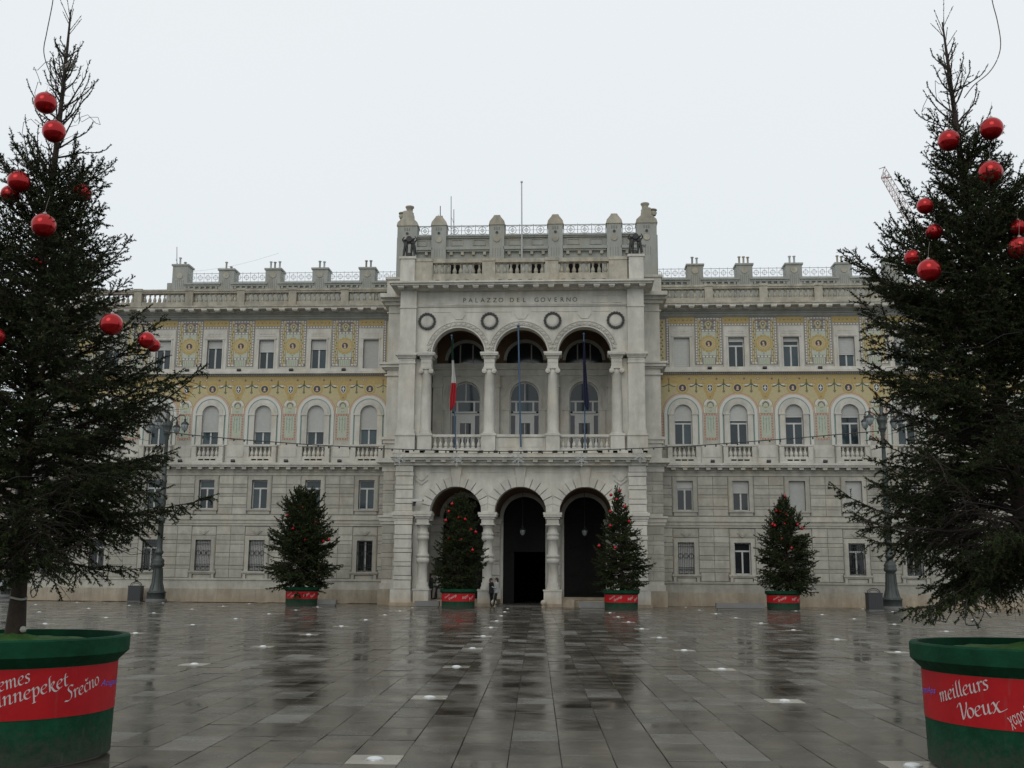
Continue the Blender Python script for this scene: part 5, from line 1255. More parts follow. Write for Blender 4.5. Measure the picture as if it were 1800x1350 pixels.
# ============================================================ PLANTERS
def dirt(t, b, out):
    # dried mud splashes low down plus a few pale scuffs
    g = t.nodes.new('ShaderNodeNewGeometry'); s = t.nodes.new('ShaderNodeSeparateXYZ'); t.links.new(g.outputs['Position'], s.inputs[0])
    n = t.nodes.new('ShaderNodeTexNoise'); n.inputs['Scale'].default_value = 16; n.inputs['Detail'].default_value = 8; n.inputs['Roughness'].default_value = .75; t.links.new(g.outputs['Position'], n.inputs['Vector'])
    a = t.nodes.new('ShaderNodeMath'); a.operation = 'MULTIPLY_ADD'; a.inputs[1].default_value = -1.1; t.links.new(n.outputs[0], a.inputs[0]); t.links.new(s.outputs[2], a.inputs[2])
    r = t.nodes.new('ShaderNodeMapRange'); r.inputs[1].default_value = -.18; r.inputs[2].default_value = -.52; r.inputs[3].default_value = 0; r.inputs[4].default_value = .7; t.links.new(a.outputs[0], r.inputs[0])
    m = t.nodes.new('ShaderNodeMixRGB'); m.inputs[2].default_value = (.055, .050, .040, 1); t.links.new(r.outputs[0], m.inputs[0]); t.links.new(out, m.inputs[1])
    mp = t.nodes.new('ShaderNodeMapping'); mp.inputs['Scale'].default_value = (9, 9, 1.2); n2 = t.nodes.new('ShaderNodeTexNoise'); n2.inputs['Scale'].default_value = 1.5; n2.inputs['Detail'].default_value = 6
    t.links.new(g.outputs['Position'], mp.inputs[0]); t.links.new(mp.outputs[0], n2.inputs['Vector'])
    r2 = t.nodes.new('ShaderNodeMapRange'); r2.inputs[1].default_value = .64; r2.inputs[2].default_value = .78; r2.inputs[4].default_value = .3; t.links.new(n2.outputs[0], r2.inputs[0])
    m2 = t.nodes.new('ShaderNodeMixRGB'); m2.inputs[2].default_value = (.12, .13, .11, 1); t.links.new(r2.outputs[0], m2.inputs[0]); t.links.new(m.outputs[0], m2.inputs[1]); t.links.new(m2.outputs[0], b.inputs['Base Color'])
M_PGN = mat('green painted planter', (.0035, .046, .021), .7, spec=.15, var=.38, scale=3.5, bump=.35, bscale=14, extra=dirt); M_PRD = mat('red vinyl band', (.38, .005, .009), .55, spec=.25, var=.16, scale=2.5, bump=.5, bscale=3.0, extra=dirt)
M_MOSS = mat('green felt moss', (.032, .115, .012), .95, var=.35, scale=6, bump=.8, bscale=22); M_WT = mat('white lettering', (.52, .47, .46), .5); M_BLT = mat('blue lettering', (.12, .12, .60), .5); M_SOIL = mat('dark recess', (.015, .02, .012), .9)
PR = 1.0; BR = lambda z: 1.0+.012*z/.92
def planter(P, label, group):
    t = thing('tree_planter', label, 'planter', (P.x, P.y, 0), 0, group)
    b = MB(); b.lathe(0, 0, [(.93, 0), (.93, .03), (1.0, .035)], M_DK, 72)
    for p_ in (((1.0, .035), (1.012, .92)), ((1.012, .92), (1.115, 1.02)), ((1.115, 1.02), (1.12, 1.165)), ((1.12, 1.165), (1.108, 1.18)), ((1.108, 1.18), (1.04, 1.18)), ((1.04, 1.18), (1.03, .98))):
        n = 72; vs = [(r_*math.cos(2*PI*k/n), r_*math.sin(2*PI*k/n), z) for r_, z in p_ for k in range(n)]; b.add(vs, [(k, (k+1) % n, n+(k+1) % n, n+k) for k in range(n)], M_PGN, True)
    b.obj('tub', t)
    b = MB(); n = 72
    for (z0, z1) in ((.46, .915),):
        P_v = []
        for k in range(n):
            a = 2*PI*k/n
            for z in (z0, z1): r_ = BR(z)+.005; P_v.append((r_*math.cos(a), r_*math.sin(a), z))
        b.add(P_v, [(2*k, 2*((k+1) % n), 2*((k+1) % n)+1, 2*k+1) for k in range(n)], M_PRD, True)
    b.obj('red_band', t)
    vs = []; fs = []; n = 40; m_ = 10
    for j in range(m_+1):
        for k in range(n):
            a = 2*PI*k/n; r_ = 1.035*j/m_; z = 1.125+.07*math.exp(-(r_/.22)**2)+.018*math.sin(5*a+3*r_*7)*(j/m_)-.05*(j/m_)**4+random.uniform(-.008, .012); vs.append((r_*math.cos(a), r_*math.sin(a), z))
    fs = [(j*n+k, (j+1)*n+k, (j+1)*n+(k+1) % n, j*n+(k+1) % n) for j in range(m_) for k in range(n)]
    b = MB(); b.add(vs, fs, M_MOSS, True); b.obj('moss', t); return t
GL = {'n': ([[(0, .8), (.14, .98), (.14, 0)], [(.14, .6), (.42, .97), (.56, .85), (.54, .1), (.66, 0), (.78, .15)]], .84),
 'm': ([[(0, .8), (.14, .98), (.14, 0)], [(.14, .6), (.38, .97), (.5, .85), (.5, 0)], [(.5, .6), (.76, .97), (.9, .85), (.88, .1), (1.0, 0), (1.12, .15)]], 1.2),
 'e': ([[(.08, .48), (.35, .58), (.5, .8), (.38, .98), (.14, .85), (.03, .45), (.12, .1), (.32, 0), (.52, .14)]], .66),
 's': ([[(.46, .88), (.28, 1.0), (.1, .86), (.18, .6), (.38, .4), (.36, .1), (.16, 0), (0, .1)]], .6),
 'p': ([[(0, .8), (.14, .98), (.14, -.65)], [(0, -.65), (.28, -.65)], [(.14, .65), (.4, .98), (.58, .75), (.54, .25), (.34, 0), (.14, .1)]], .75),
 'k': ([[(.3, 1.72), (.14, 1.55), (.12, 1.2), (.12, 0)], [(.12, .45), (.42, .98), (.52, .8), (.3, .5), (.14, .45)], [(.25, .48), (.5, -.05), (.75, -.2), (1.05, .0)]], .75),
 't': ([[(.22, 1.4), (.14, .9), (.14, .2), (.26, 0), (.44, .12)], [(0, .93), (.42, .98)]], .52), 'r': ([[(0, .8), (.14, .98), (.14, 0)], [(.14, .6), (.36, .97), (.52, .88)]], .55),
 'c': ([[(.48, .85), (.3, .98), (.1, .8), (.03, .4), (.14, .05), (.32, 0), (.5, .14)]], .56), 'o': ([[(.3, .98), (.08, .8), (.03, .4), (.16, .04), (.36, .04), (.54, .3), (.52, .75), (.3, .98)]], .68),
 'l': ([[(.25, 1.7), (.14, 1.5), (.12, 1.1), (.12, .2), (.24, 0), (.36, .12)]], .4), 'i': ([[(0, .8), (.13, .98), (.12, .15), (.24, 0), (.36, .12)], [(.16, 1.3), (.2, 1.36)]], .42),
 'u': ([[(0, .8), (.13, .98), (.12, .25), (.24, .02), (.42, .2), (.54, .5)], [(.54, .98), (.54, .12), (.66, 0), (.78, .12)]], .84),
 'V': ([[(-.1, 1.3), (.08, 1.6), (.28, 1.5), (.36, 0), (.8, 1.1), (.85, 1.6)]], .8), 'x': ([[(0, .85), (.15, .98), (.45, .05), (.65, -.05), (1.1, .1)], [(.62, .95), (.45, .85), (.1, .05), (0, .02)]], .7),
 'S': ([[(.85, 1.5), (.6, 1.68), (.35, 1.5), (.38, 1.15), (.62, .75), (.55, .2), (.25, 0), (-.1, .12)]], .85),
 'Ü': ([[(0, 1.4), (.15, 1.62), (.15, .4), (.3, .03), (.6, .2), (.78, .7)], [(.78, 1.62), (.78, .15), (.9, 0), (1.0, .1)], [(.3, 1.9), (.34, 1.95)], [(.6, 1.9), (.64, 1.95)]], 1.05),
 'K': ([[(.15, 1.6), (.15, 0)], [(.8, 1.6), (.3, .9), (.15, .85)], [(.3, .9), (.8, 0), (1.1, 0)]], 1.0), 'X': ([[(0, 1.6), (.7, 0)], [(.7, 1.6), (0, 0)]], .9)}
GL['č'] = (GL['c'][0]+[[(.22, 1.5), (.34, 1.28), (.52, 1.52)]], GL['c'][1])
def smooth(pts, n=5):
    out = []
    for i in range(len(pts)-1):
        p0, p1, p2, p3 = pts[max(i-1, 0)], pts[i], pts[i+1], pts[min(i+2, len(pts)-1)]
        for k in range(n):
            t_ = k/n; out.append(tuple(.5*((2*p1[j])+(-p0[j]+p2[j])*t_+(2*p0[j]-5*p1[j]+4*p2[j]-p3[j])*t_**2+(-p0[j]+3*p1[j]-3*p2[j]+p3[j])*t_**3) for j in (0, 1)))
    return out+[pts[-1]]
def adv(w): return sum(GL[c][1] for c in w)
def cylhit(C, r_, px, py):
    d = ray(px, py); a = d.x**2+d.y**2; b_ = -2*(d.x*C.x+d.y*C.y); c_ = C.x**2+C.y**2-r_*r_; dis = b_*b_-4*a*c_
    t_ = (-b_-math.sqrt(max(dis, 0)))/(2*a); p = Vector((0, 0, CAMH))+d*t_; return math.atan2(p.y-C.y, p.x-C.x)*r_, p.z
def near_s(s0, s1):
    while s1-s0 > PI: s1 -= 2*PI*1.01
    while s1-s0 < -PI: s1 += 2*PI*1.01
    return s1
def cylpt(s_, z, off): r_ = BR(z)+.006+off; a = s_/BR(z); return (r_*math.cos(a), r_*math.sin(a), z)
def pen_word(t, C, word, pA, pB, xh, prefix='', m=None, shear=.12, nib=.17):
    s0, z0 = cylhit(C, 1.01, *pA); s1, z1 = cylhit(C, 1.01, *pB); s1 = near_s(s0, s1); L = math.hypot(s1-s0, z1-z0); ex = ((s1-s0)/L, (z1-z0)/L); ey = (-ex[1], ex[0])
    kx = L/adv(word); b = MB(); x = -adv(prefix)*kx; lay = 0; na = (nib*math.cos(R(38)), nib*math.sin(R(38)))
    def M(gx_, gy_): X_ = x+gx_*kx+shear*gy_*xh; Y_ = gy_*xh; return (s0+ex[0]*X_+ey[0]*Y_, z0+ex[1]*X_+ey[1]*Y_)
    for ch in prefix+word:
        for stk in GL[ch][0]:
            P2 = smooth(stk); lay += 1
            for i in range(len(P2)-1):
                (a0, a1), (c0, c1) = P2[i], P2[i+1]; off = .0003*(lay % 3)+.00008*(i % 3)
                q = [(a0-na[0]/2, a1-na[1]/2), (c0-na[0]/2, c1-na[1]/2), (c0+na[0]/2, c1+na[1]/2), (a0+na[0]/2, a1+na[1]/2)]
                b.add([cylpt(*M(*p), off) for p in q], [(0, 1, 2, 3)], m or M_WT)
                tt = .022; l_ = math.hypot(c0-a0, c1-a1) or 1; nx, ny = -(c1-a1)/l_*tt, (c0-a0)/l_*tt
                q = [(a0-nx, a1-ny), (c0-nx, c1-ny), (c0+nx, c1+ny), (a0+nx, a1+ny)]; b.add([cylpt(*M(*p), off+.00004) for p in q], [(0, 1, 2, 3)], m or M_WT)
        x += GL[ch][1]*kx
    b.obj('lettering', t)
def font_word(t, body, s0, z0, s1, z1, size, m, shear=0):
    cu = bpy.data.curves.new('f', 'FONT'); cu.body = body; cu.size = 1; cu.shear = shear; cu.resolution_u = 2; o = bpy.data.objects.new('f', cu); COL.objects.link(o)
    me = bpy.data.meshes.new_from_object(o.evaluated_get(bpy.context.evaluated_depsgraph_get())); bpy.data.objects.remove(o); W_ = max(v.co.x for v in me.vertices)
    s1 = near_s(s0, s1); L = math.hypot(s1-s0, z1-z0); ex = ((s1-s0)/L, (z1-z0)/L)
    for v in me.vertices: X_, Y_ = v.co.x*L/W_, v.co.y*size; v.co = cylpt(s0+ex[0]*X_-ex[1]*Y_, z0+ex[1]*X_+ex[0]*Y_, .0012)
    me.materials.clear(); me.materials.append(m); put(me, 'lettering', t)
def font_px(t, C, body, pA, pB, size, m, shear=0): font_word(t, body, *cylhit(C, 1.01, *pA), *cylhit(C, 1.01, *pB), size, m, shear)
a_ = atdist(228, 1118, 10.9); CL = Vector((a_.x-1.12*1.05, 10.9, 0)); a_ = atdist(1598, 1125, 10.65); CR = Vector((a_.x+1.12*1.06, 10.65, 0))
pl = planter(CL, 'large round green planter with red Hungarian greeting band, left foreground', None); prr = planter(CR, 'large round green planter reading meilleurs Voeux, right foreground', None)
pen_word(pl, CL, 'emes', (-2, 1216), (55, 1198), .078, 'Kell'); pen_word(pl, CL, 'nnepeket', (6, 1241), (121, 1203.5), .080, 'Ü'); pen_word(pl, CL, 'Srečno', (116, 1233.5), (174, 1201), .078)
font_px(pl, CL, 'AcegasAps', (176, 1206), (208.8, 1200), .085, M_BLT, .3)
pen_word(pl, CL, 'X', (205.2, 1226), (210.6, 1223), .085)
pen_word(prr, CR, 'meilleurs', (1655, 1234), (1741, 1211), .085); pen_word(prr, CR, 'Voeux', (1690, 1266), (1763, 1250), .088); font_px(prr, CR, 'AcegasAps', (1619.5, 1215), (1646, 1219), .085, M_BLT, .3)
font_px(prr, CR, 'χαρούμενα', (1779, 1278), (1842, 1248), .15, M_WT, .35)
far_pl = []
for (xc, yb, lb) in ((523.5, 1066, 'green and red planter of the small tree before the left wing'), (803.5, 1071, 'green and red planter in front of the left arch'), (1095.5, 1073.5, 'green and red planter in front of the right pier'), (1385.5, 1073.5, 'green and red planter before the right wing'), (1799, 1070, 'green and red planter at the far right edge')):
    C = gnd(xc, yb); C = Vector((C.x, C.y+1.0, 0))
    t = planter(C, lb, 'small looking planters in front of the palace') if not far_pl else copy_tree(far_pl[0][0]); t.location = C; t['label'] = lb; t.scale = (.9, .9, .9)
    if not far_pl:
        for (w_, s0, z0, s1, z1, sz) in (("Season's", -2.45, .60, -2.05, .82, .15), ('Greetings', -2.12, .52, -1.62, .78, .2), ('Auguri', -1.28, .58, -.88, .74, .24), ('Feste', -.78, .5, -.42, .72, .24)): font_word(t, w_, s0, z0, s1, z1, sz, M_WT, .3)
    far_pl.append((t, C))
# ============================================================ SPRUCES
M_NDL = mat('spruce needles', (.017, .028, .0075), .75, spec=.2, var=.5, scale=5); M_NDT = mat('young needle tips', (.032, .048, .012), .7, spec=.2, var=.3, scale=6); M_NDR = mat('dry brown needles', (.05, .036, .016), .85, spec=.2, var=.3, scale=5)
M_BRK = mat('spruce bark', (.035, .023, .016), .9, var=.3, scale=12, bump=.6, bscale=40); M_TWG = mat('twig bark', (.034, .024, .018), .85, var=.3, scale=8)
def fast_mesh(name, V_, F_, mats, mi=None, smooth_=False):
    me = bpy.data.meshes.new(name); k = F_.shape[1]; me.vertices.add(len(V_)); me.vertices.foreach_set('co', V_.astype(np.float32).ravel()); me.loops.add(F_.size); me.loops.foreach_set('vertex_index', F_.astype(np.int32).ravel())
    me.polygons.add(len(F_)); me.polygons.foreach_set('loop_start', np.arange(0, F_.size, k, dtype=np.int32)); 
    for m in mats: me.materials.append(m)
    if mi is not None: me.polygons.foreach_set('material_index', mi.astype(np.int32))
    if smooth_: me.polygons.foreach_set('use_smooth', np.ones(len(F_), bool))
    me.update(calc_edges=True); return me
def unit(v): return v/np.maximum(np.linalg.norm(v, axis=-1, keepdims=True), 1e-9)
def tubes(A, B_, ra, rb, sides=3):
    d = unit(B_-A); ref = np.where(np.abs(d[:, 2:3]) < .9, np.array([[0, 0, 1.]]), np.array([[1., 0, 0]])); a = unit(np.cross(d, ref)); b_ = np.cross(d, a); n = len(A); V_ = np.zeros((n, 2*sides, 3))
    for j in range(sides):
        q = 2*PI*j/sides; o_ = a*math.cos(q)+b_*math.sin(q); V_[:, j] = A+o_*ra[:, None]; V_[:, sides+j] = B_+o_*rb[:, None]
    base = (np.arange(n)*2*sides)[:, None]; F_ = np.concatenate([base+np.array([[j, (j+1) % sides, sides+(j+1) % sides, sides+j]]) for j in range(sides)], 0); return V_.reshape(-1, 3), F_
def needles(A, B_, den, ln, wd, rs, lscale=None):
    L = np.linalg.norm(B_-A, axis=1); cnt = np.maximum(1, (L*den).astype(int)); idx = np.repeat(np.arange(len(A)), cnt); t_ = rs.random(len(idx))[:, None]; p = A[idx]*(1-t_)+B_[idx]*t_; d = unit(B_-A)[idx]
    r_ = unit(rs.normal(size=d.shape)); a = unit(np.cross(d, r_)); nd = unit(d*.62+a*.8); l = (ln*(rs.random(len(idx))*.5+.7))[:, None]
    if lscale is not None: l = l*lscale[idx][:, None]
    w = unit(np.cross(nd, unit(rs.normal(size=d.shape))))*wd*.5; V_ = np.stack([p-w, p+w, p+nd*l], 1).reshape(-1, 3); return V_, np.arange(len(V_)).reshape(-1, 3), idx
def spruce(name, label, base, top, prof, nb, rs_seed, near=True, e_top=52, e_low=4, group=None, sparse_top=.72, dens=1.0, bias=None, extra=(), trunk_r=.085):
    rs = np.random.default_rng(rs_seed); base = np.array(base); top = np.array(top); H_ = top[2]-base[2]
    t = thing(name, label, 'tree', base.tolist(), 0, group)
    def axis(f_): return (top-base)*f_+np.array([.05*math.sin(f_*5+rs_seed), .05*math.cos(f_*4), 0])*min(1, f_*4)
    fs_ = np.linspace(0, 1, 15); pts = [axis(f_) for f_ in fs_]; b = MB()
    b.tube([Vector(p) for p in pts], [trunk_r*(1.35 if f_ == 0 else 1.0)*(1-f_)**.85+.008 for f_ in fs_], M_BRK, 10); b.obj('trunk', t)
    zz = np.array([p[0] for p in prof]); rr = np.array([p[1] for p in prof]); z0 = prof[0][0]; z1 = prof[-1][0]
    SA, SB, R0, R1, KND, LS = [], [], [], [], [], []
    def seg(a, b_, r0, r1, k, ls=1.0): SA.append(a); SB.append(b_); R0.append(r0); R1.append(r1); KND.append(k); LS.append(ls)
    sp2, sp3 = (.050, .050) if near else (.125, .14)
    boughs = []
    for i in range(nb):
        u = (i+rs.random())/nb; f_ = u**1.12; z = z0+(z1-z0)*f_; rmax = np.interp(z, zz, rr)
        az = i*2.399963+rs.normal()*.35; L = rmax*((.60+.50*rs.random()) if near else (.74+.26*rs.random()))*(1+(bias or 0)*max(0, math.cos(az))*f_)
        L *= (1.10+.20*math.sin(2*az+2.2*z+rs_seed)+.10*math.sin(5*az-3.1*z)) if near else (1.08+.07*math.sin(2*az+2.2*z+rs_seed))
        if near: L = min(L, rmax*1.08)
        if near and math.sin(3*az+1.7*z+rs_seed*2) > .86: continue
        if f_ > sparse_top and rs.random() < .35: continue
        boughs.append((z, az, L, None))
    for e_ in extra: boughs.append(e_)
    for (z, az, L, el) in boughs:
        f_ = (z-z0)/(z1-z0); e0 = R(e_low+(e_top-e_low)*max(0, f_)**1.1+rs.normal()*11) if el is None else R(el); n = 7; ds = L/n; p = axis(min(1, max(0, z/H_))); p = np.array(p); q = az; low = 1-min(1, f_*1.6)
        barez = 0 if rs.random() > .2*low else 1; pr_ = p; dirs = []
        path = [p.copy()]
        for k in range(n):
            s_ = (k+.5)/n; e = e0-R(15)*low*math.sin(PI*s_)+R(26)*s_*s_*(.4+f_) ; q += rs.normal()*.10; e += rs.normal()*.09; d = np.array([math.cos(q)*math.cos(e), math.sin(q)*math.cos(e), math.sin(e)]); path.append(path[-1]+d*ds); dirs.append(d)
        rb = (.0065+.0065*L) if near else (.012+.01*L)
        for k in range(n): seg(path[k], path[k+1], rb*(1-k/n)+.0028, rb*(1-(k+1)/n)+.0028, 1 if k >= (3 if f_ < sparse_top else 4) else 0, .8)
        s_ = .10*L+rs.random()*sp2; side = 1
        topk = f_ > sparse_top
        while s_ < L*.97:
            k = min(n-1, int(s_/ds)); fr = s_/ds-k; p = path[k]*(1-fr)+path[k+1]*fr; d = dirs[k]; lat = np.array([-d[1], d[0], 0]); lat /= np.linalg.norm(lat)+1e-9; side = -side
            ang = R(48+rs.normal()*10); up_ = rs.normal()*.30-(.34 if near else .3)*low*rs.random()**.5+.10*f_; v = d*math.cos(ang)+lat*side*math.sin(ang)+np.array([0, 0, up_]); v /= np.linalg.norm(v)
            l2 = (.42*(L-s_)+.07)*(.7+.5*rs.random())*(.55 if topk else 1); l2 = min(l2, .62 if near else .9); m_ = 3 if l2 > .15 else 2; a = p; vv = v.copy(); inner = s_ < .35*L
            bare = barez or (inner and rs.random() < (.55 if low > .3 else .3)) or (topk and rs.random() < .4)
            sp_ = [a]
            for j in range(m_): vv = vv+rs.normal(size=3)*.09+np.array([0, 0, -.26*low+.08]); vv /= np.linalg.norm(vv); sp_.append(sp_[-1]+vv*l2/m_)
            r2 = (.0022+.006*l2) if near else (.006+.006*l2)
            for j in range(m_): seg(sp_[j], sp_[j+1], r2*(1-j/m_)+.0014, r2*(1-(j+1)/m_)+.0014, 0 if bare else 1, .62 if topk else 1)
            if l2 > (.13 if near else .2):
                w = .03; sd = 1
                while w < l2*.95:
                    j = min(m_-1, int(w/(l2/m_))); fr = w/(l2/m_)-j; p3 = sp_[j]*(1-fr)+sp_[j+1]*fr; dd = unit(sp_[j+1]-sp_[j]); lt = unit(np.cross(dd, unit(np.array([0, 0, 1.])+rs.normal(size=3)*.35))); sd = -sd
                    v3 = unit(dd*.68+lt*sd*.73+rs.normal(size=3)*.14+np.array([0, 0, -.15*low])); l3 = (.3*(l2-w)+.035)*(.7+.6*rs.random())
                    if not near: l3 += .05
                    if not bare or rs.random() < .4: seg(p3, p3+v3*l3, .0020 if near else .005, .0012 if near else .003, 0 if bare else 1, .62 if topk else 1)
                    w += sp3*(1 if not topk else 1.6)*(.8+.4*rs.random())
            s_ += sp2*(1 if not topk else 1.7)*(.75+.5*rs.random())
    # leader
    tp = axis(1.0); 
    if near:
        for k in range(7): a = k*.9; seg(axis(.955+.006*k), axis(.955+.006*k)+np.array([math.cos(a)*.13, math.sin(a)*.13, .2+.06*(k % 3)]), .004, .002, 1, .4)
    A, B_ = np.array(SA), np.array(SB); R0, R1, KND, LS = map(np.array, (R0, R1, KND, LS))
    V_, F_ = tubes(A, B_, R0, R1, 3); put(fast_mesh('branches', V_, F_, [M_TWG], None, True), 'branches', t)
    k_ = KND == 1
    if near: V_, F_, ix = needles(A[k_], B_[k_], 205*dens, .025, .0122, rs, LS[k_])
    else: V_, F_, ix = needles(A[k_], B_[k_], 64*dens, .085, .048, rs, LS[k_])
    q_ = rs.random(k_.sum()); cls = np.where(q_ < .08, 1, np.where(q_ > .74, 2, 0)); put(fast_mesh('needles', V_, F_, [M_NDL, M_NDR, M_NDT], cls[ix]), 'needles', t, kind='stuff'); print('SPRUCE', len(F_), len(R0)*6); return t, len(F_), len(R0)
def near_prof(rows, Y): # rows: (py, radius px); heights from the pixel row at the trunk's distance
    return rows
def zrow(px, py, Y): return atdist(px, py, Y).z
def mkprof(rows, x0, x1, y0, y1, Y, zb):
    out = []
    for (py, rp) in rows: f_ = (y0-py)/(y0-y1); px = x0+(x1-x0)*f_; out.append((zrow(px, py, Y)-zb, rp*Y/F*1.02))
    return out
YL = 10.95; bL = atdist(27, 1108, YL); tL = atdist(119, 20, YL)
prL = mkprof([(985, 200), (955, 270), (915, 325), (870, 340), (800, 335), (740, 308), (680, 280), (600, 256), (540, 236), (470, 190), (400, 155), (330, 125), (250, 108), (180, 104), (130, 85), (70, 45)], 27, 119, 1108, 20, YL, bL.z)
T1 = spruce('spruce_tree', 'tall sparse topped spruce with red baubles in left foreground planter', (bL.x, bL.y, 1.08), (tL.x, tL.y, tL.z), prL, 280, 3, dens=1.02, e_low=17, trunk_r=.074, extra=[(4.15, .15, .9, 62), (4.7, .05, .8, 62), (4.9, 2.9, .75, 60), (3.1, -.1, 1.3, 30), (2.5, .1, 1.4, 25), (1.9, 0, 1.5, 24), (1.45, -.2, 1.5, 20)])
YR = 10.7; bR = atdist(1832, 1120, YR); tR = atdist(1651, 42, YR)
prR = mkprof([(1000, 190), (972, 285), (930, 335), (880, 318), (800, 280), (720, 275), (640, 292), (560, 300), (500, 280), (450, 225), (400, 150), (360, 108), (300, 88), (250, 98), (200, 84), (140, 75), (80, 38)], 1832, 1651, 1120, 42, YR, bR.z)
T2 = spruce('spruce_tree', 'tall dense leaning spruce with red baubles in right foreground planter', (bR.x, bR.y, 1.08), (tR.x, tR.y, tR.z), prR, 300, 8, bias=.75, e_low=12, sparse_top=.80, dens=1.05, extra=[(3.35, 3.2, 1.35, 14), (3.6, 3.0, 1.25, 30), (3.75, 3.3, 1.2, 40), (1.35, 3.14, 1.75, 22), (1.2, 3.3, 1.8, 10), (1.0, 2.9, 1.7, 12), (4.9, 3.1, .55, 28), (5.5, 3.15, .5, 12), (2.6, 3.2, 1.3, 8), (2.9, 3.1, 1.35, 5), (4.55, .0, .95, 42), (4.75, .35, .85, 46), (4.3, -.3, 1.0, 36), (5.05, -.1, .6, 50), (4.1, .6, 1.0, 35)])
FT = [((530, 1031), (533, 857), [(1026, 40), (1015, 56), (990, 61), (960, 60), (930, 47), (905, 40), (885, 29), (868, 14)], 11, 1.2, 'bushy dark spruce with nine baubles before the left wing'),
      ((803, 1036), (813, 866), [(1030, 30), (1018, 48), (990, 52), (960, 50), (930, 40), (905, 32), (885, 20), (872, 9)], 12, 1.0, 'dark spruce with baubles standing in the left ground floor arch'),
      ((1093, 1038), (1086, 848), [(1034, 38), (1015, 52), (985, 54), (955, 40), (930, 32), (900, 20), (875, 13), (858, 7)], 13, 1.04, 'slender dark spruce with baubles in front of the right pier'),
      ((1384, 1038), (1376, 866), [(1030, 44), (1012, 53), (985, 52), (960, 48), (930, 36), (905, 24), (885, 15), (874, 6)], 14, 1.12, 'airy dark spruce with many baubles before the right wing'),
      ((1799, 1036), (1795, 862), [(1030, 42), (1005, 52), (960, 48), (930, 36), (905, 24), (885, 15), (874, 6)], 15, 1.1, 'dark spruce at the far right edge behind the foreground tree')]
for (pb, ptp, rows, sd, _, lb), (pt_, C) in zip(FT, far_pl):
    Y = C.y; bz = .93; tpp = atdist(*ptp, Y); zb0 = atdist(pb[0], pb[1], Y); prf = mkprof(rows, pb[0], ptp[0], pb[1], ptp[1], Y, bz)
    prf = [(max(.22, a), c_*_) for a, c_ in prf]
    spruce('spruce_tree', lb, (zb0.x, Y, bz), (tpp.x, Y, tpp.z), prf, 210, sd, near=False, e_top=50, e_low=2, group='spruces in planters along the palace front', sparse_top=.93, trunk_r=.1, dens=1.0 if sd != 14 else .85)
# baubles
M_BAU = mat('glossy red bauble', (.36, .004, .006), .14, metal=.6, spec=.8); M_CAPM = mat('bauble cap', (.35, .3, .28), .4, metal=.8)
def bauble_mesh(r):
    b = MB(); b.sphere((0, 0, 0), r, M_BAU, 28); return b.mesh('bauble')
BN = bauble_mesh(1.0); cpb = MB(); cpb.lathe(0, 0, [(.16, .95), (.16, 1.1), (.12, 1.12)], M_CAPM, 10); cpb.tube([(0, 0, 1.1), (.1, .05, 1.9), (.25, .1, 2.6)], .012, M_CAPM, 3); cpb.tube([(0, 0, 1.1), (.04, 0, 1.22), (0, 0, 1.3), (-.04, 0, 1.22), (0, 0, 1.1)], .015, M_CAPM, 4); CPB = cpb.mesh('cap')
def bauble(px, py, rp, Y, label, group):
    P = atdist(px, py, Y); t = thing('bauble', label, 'bauble', P, 0, group); r = rp*Y/F; put(BN, 'ball', t, (0, 0, 0), None, (r, r, r)); put(CPB, 'cap', t, (0, 0, 0), None, (r, r, r))
def rank(L, ylist=None): return sorted(range(len(L)), key=lambda i: L[i][1])
BL = [(80, 181, 20.5, 10.6), (95, 231, 21, 10.5), (33, 319, 20, 10.4), (18, 342, 17, 10.8), (144, 339, 17, 10.9), (77, 396, 22, 9.9), (68, 462, 12, 10.8), (196, 570, 20, 9.6), (258, 598, 15, 9.9), (270, 607, 12, 10.1), (-8, 592, 17, 9.8)]
for n_, i in enumerate(rank(BL)): bauble(*BL[i][:4], 'shiny red bauble, %s from top on the left foreground tree' % ORD[n_], 'large baubles on the foreground trees')
BRt = [(1743, 226, 21, 10.3), (1668, 247, 20, 10.4), (1741, 303, 22, 10.0), (1626, 362, 15, 10.3), (1642, 408, 15, 10.6), (1604, 453, 15, 10.2), (1633, 475, 21, 9.8), (1793, 436, 21, 9.7), (1790, 400, 15, 10.0)]
for n_, i in enumerate(rank(BRt)): bauble(*BRt[i][:4], 'shiny red bauble, %s from top on the right foreground tree' % ORD[n_], 'large baubles on the foreground trees')
FB = [[(518, 887.5), (533, 892), (506, 906), (554.7, 917.7), (515.6, 929), (498, 948), (536.5, 949.5), (568, 951.5), (578, 948.5)],
      [(795, 886), (789, 899), (807, 909.5), (817.5, 913), (784, 915), (827.5, 930.5), (836, 935.5), (789.6, 945.7), (810.5, 948), (830.5, 967)],
      [(1089.5, 862.5), (1074, 870), (1084, 878), (1098, 890.5), (1072.8, 899), (1105.7, 916.5), (1072.8, 924), (1053, 959.5), (1081.3, 963)],
      [(1379, 872.5), (1364.7, 898), (1372, 899), (1382, 904.6), (1358, 921.7), (1362, 924), (1379, 921), (1401.7, 922), (1410, 928.7), (1373.6, 947.7), (1391.3, 963.5)],
      [(1790, 905), (1806, 920), (1793, 945)]]
nm = ['small left wing tree', 'left arch tree', 'right pier tree', 'right wing tree', 'far right edge tree']
for k, (L, (pt_, C)) in enumerate(zip(FB, far_pl)):
    for n_, i in enumerate(rank(L)):
        f_ = (1036-L[i][1])/175; bauble(L[i][0], L[i][1], 2.95, C.y-(1.75*(1-f_)+.05), 'small red bauble, %s from top on the %s' % (ORD[n_], nm[k]), 'baubles on the small trees')
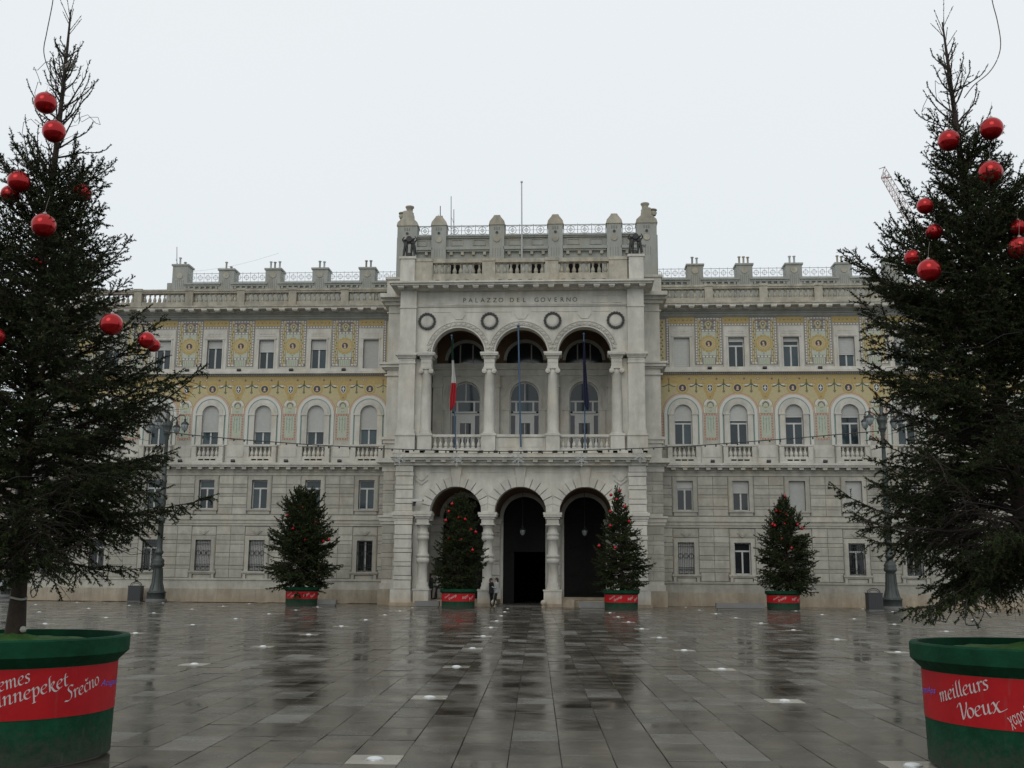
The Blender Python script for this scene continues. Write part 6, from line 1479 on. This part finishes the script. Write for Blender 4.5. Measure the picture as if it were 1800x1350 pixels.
# light strings and loose cables on the big trees
M_ROPE = mat('pale tie rope', (.42, .40, .36), .8)
def px_tube(name, label, cat, pts, Y, r, m, part='wire', sm=True):
    P0 = atdist(pts[0][0], pts[0][1], Y); t = thing(name, label, cat, P0); q = smooth(pts, 6) if sm else pts; b = MB(); b.tube([atdist(a, c_, Y)-P0 for a, c_ in q], r, m, 5); b.obj(part, t); return t
px_tube('cable', 'thin cable curving up from the top of the left tree', 'cable', [(104, 150), (88, 128), (77, 92), (82, 58), (88, 28), (93, 0), (100, -60), (104, -160)], 10.9, .0055, M_WR)
px_tube('cable', 'thin cable curving up from the top of the right tree', 'cable', [(1695, 172), (1712, 150), (1738, 128), (1754, 102), (1759, 75), (1753, 36), (1744, 0), (1736, -60), (1730, -160)], 10.6, .0055, mat('brown cable', (.12, .06, .05), .6))
def string(label, base, top, prof, seed, turns=7):
    rs = random.Random(seed); t = thing('light_string', label, 'string lights', base); b = MB(); pts = []; A_, B_ = Vector(base), Vector(top); Hh = (B_-A_).z; zs = [p[0] for p in prof]; rr = [p[1] for p in prof]; n = 260
    for i in range(n):
        f_ = i/n; z = .9+f_*(Hh-1.4); r_ = float(np.interp(z, zs, rr))*.55*(1+.25*math.sin(i*.9)); a = f_*turns*2*PI; pts.append((B_-A_)*(z/Hh)+Vector((r_*math.cos(a), r_*math.sin(a), .06*math.sin(i*1.7))))
    b.tube(pts, .0035, M_WR, 3); b.obj('wire', t)
    return t
sL = string('dark string of tiny lights wound through the left foreground tree', (bL.x, bL.y, 1.08), tL, prL, 1); sR = string('dark string of tiny lights wound through the right foreground tree', (bR.x, bR.y, 1.08), tR, prR, 2)
for lb, L in (('loose end of light wire dangling below the left tree', [[(64, 984), (70, 1000), (75, 1012), (72, 1022), (66, 1030), (58, 1036), (54, 1042), (57, 1050), (63, 1046), (66, 1034), (60, 1026), (55, 1032), (54, 1040)], [(75, 1012), (82, 1004), (80, 1000)]]),
              ('loose loop of light wire dangling below the right tree, left', [[(1640, 1060), (1637, 1075), (1640, 1090), (1652, 1091), (1662, 1093), (1667, 1085), (1676, 1070), (1680, 1058), (1676, 1040)]]),
              ('loose loop of light wire dangling below the right tree, right', [[(1700, 1055), (1697, 1080), (1699, 1098), (1718, 1098), (1724, 1090), (1729, 1078), (1728, 1068), (1716, 1062), (1724, 1050), (1740, 1035)], [(1728, 1070), (1742, 1086)]])):
    P0 = atdist(*L[0][0], 10.2); t = thing('light_wire', lb, 'wire', P0); b = MB()
    for q in L: b.tube([atdist(a, c_, 10.2)-P0 for a, c_ in smooth(q, 5)], .0048, M_WR, 4)
    for q in L:
        for (a, c_) in q[::2]: b.sphere(atdist(a, c_, 10.2)-P0, .010, M_WR, 6)
    b.obj('wire', t)
t = thing('tie_rope', 'pale rope tied round the left trunk near its foot', 'rope', (bL.x, bL.y, 1.2)); b = MB()
for z, r_ in ((.33, .078), (.34, .078)): b.tube([(r_*math.cos(a*.5)+.005, r_*math.sin(a*.5), z+.01*math.sin(a)) for a in range(14)], .006, M_ROPE, 4)
b.obj('rope', t); b = MB(); b.sphere((.1, -.05, .03), .035, M_ROPE, 8); b.obj('knot', t)
t = thing('wire_bundle', 'pale coil of wire near the tip of the left tree', 'wire', atdist(117, 118, 10.85)); b = MB()
for k in range(6): b.tube([(.045*math.cos(a*.6+k)*(1+.2*k % 2), .03*math.sin(a*.6), .035*math.sin(a*.6+k*1.3)+random.uniform(-.03, .03)) for a in range(12)], .006, M_ROPE, 4)
b.obj('coil', t)
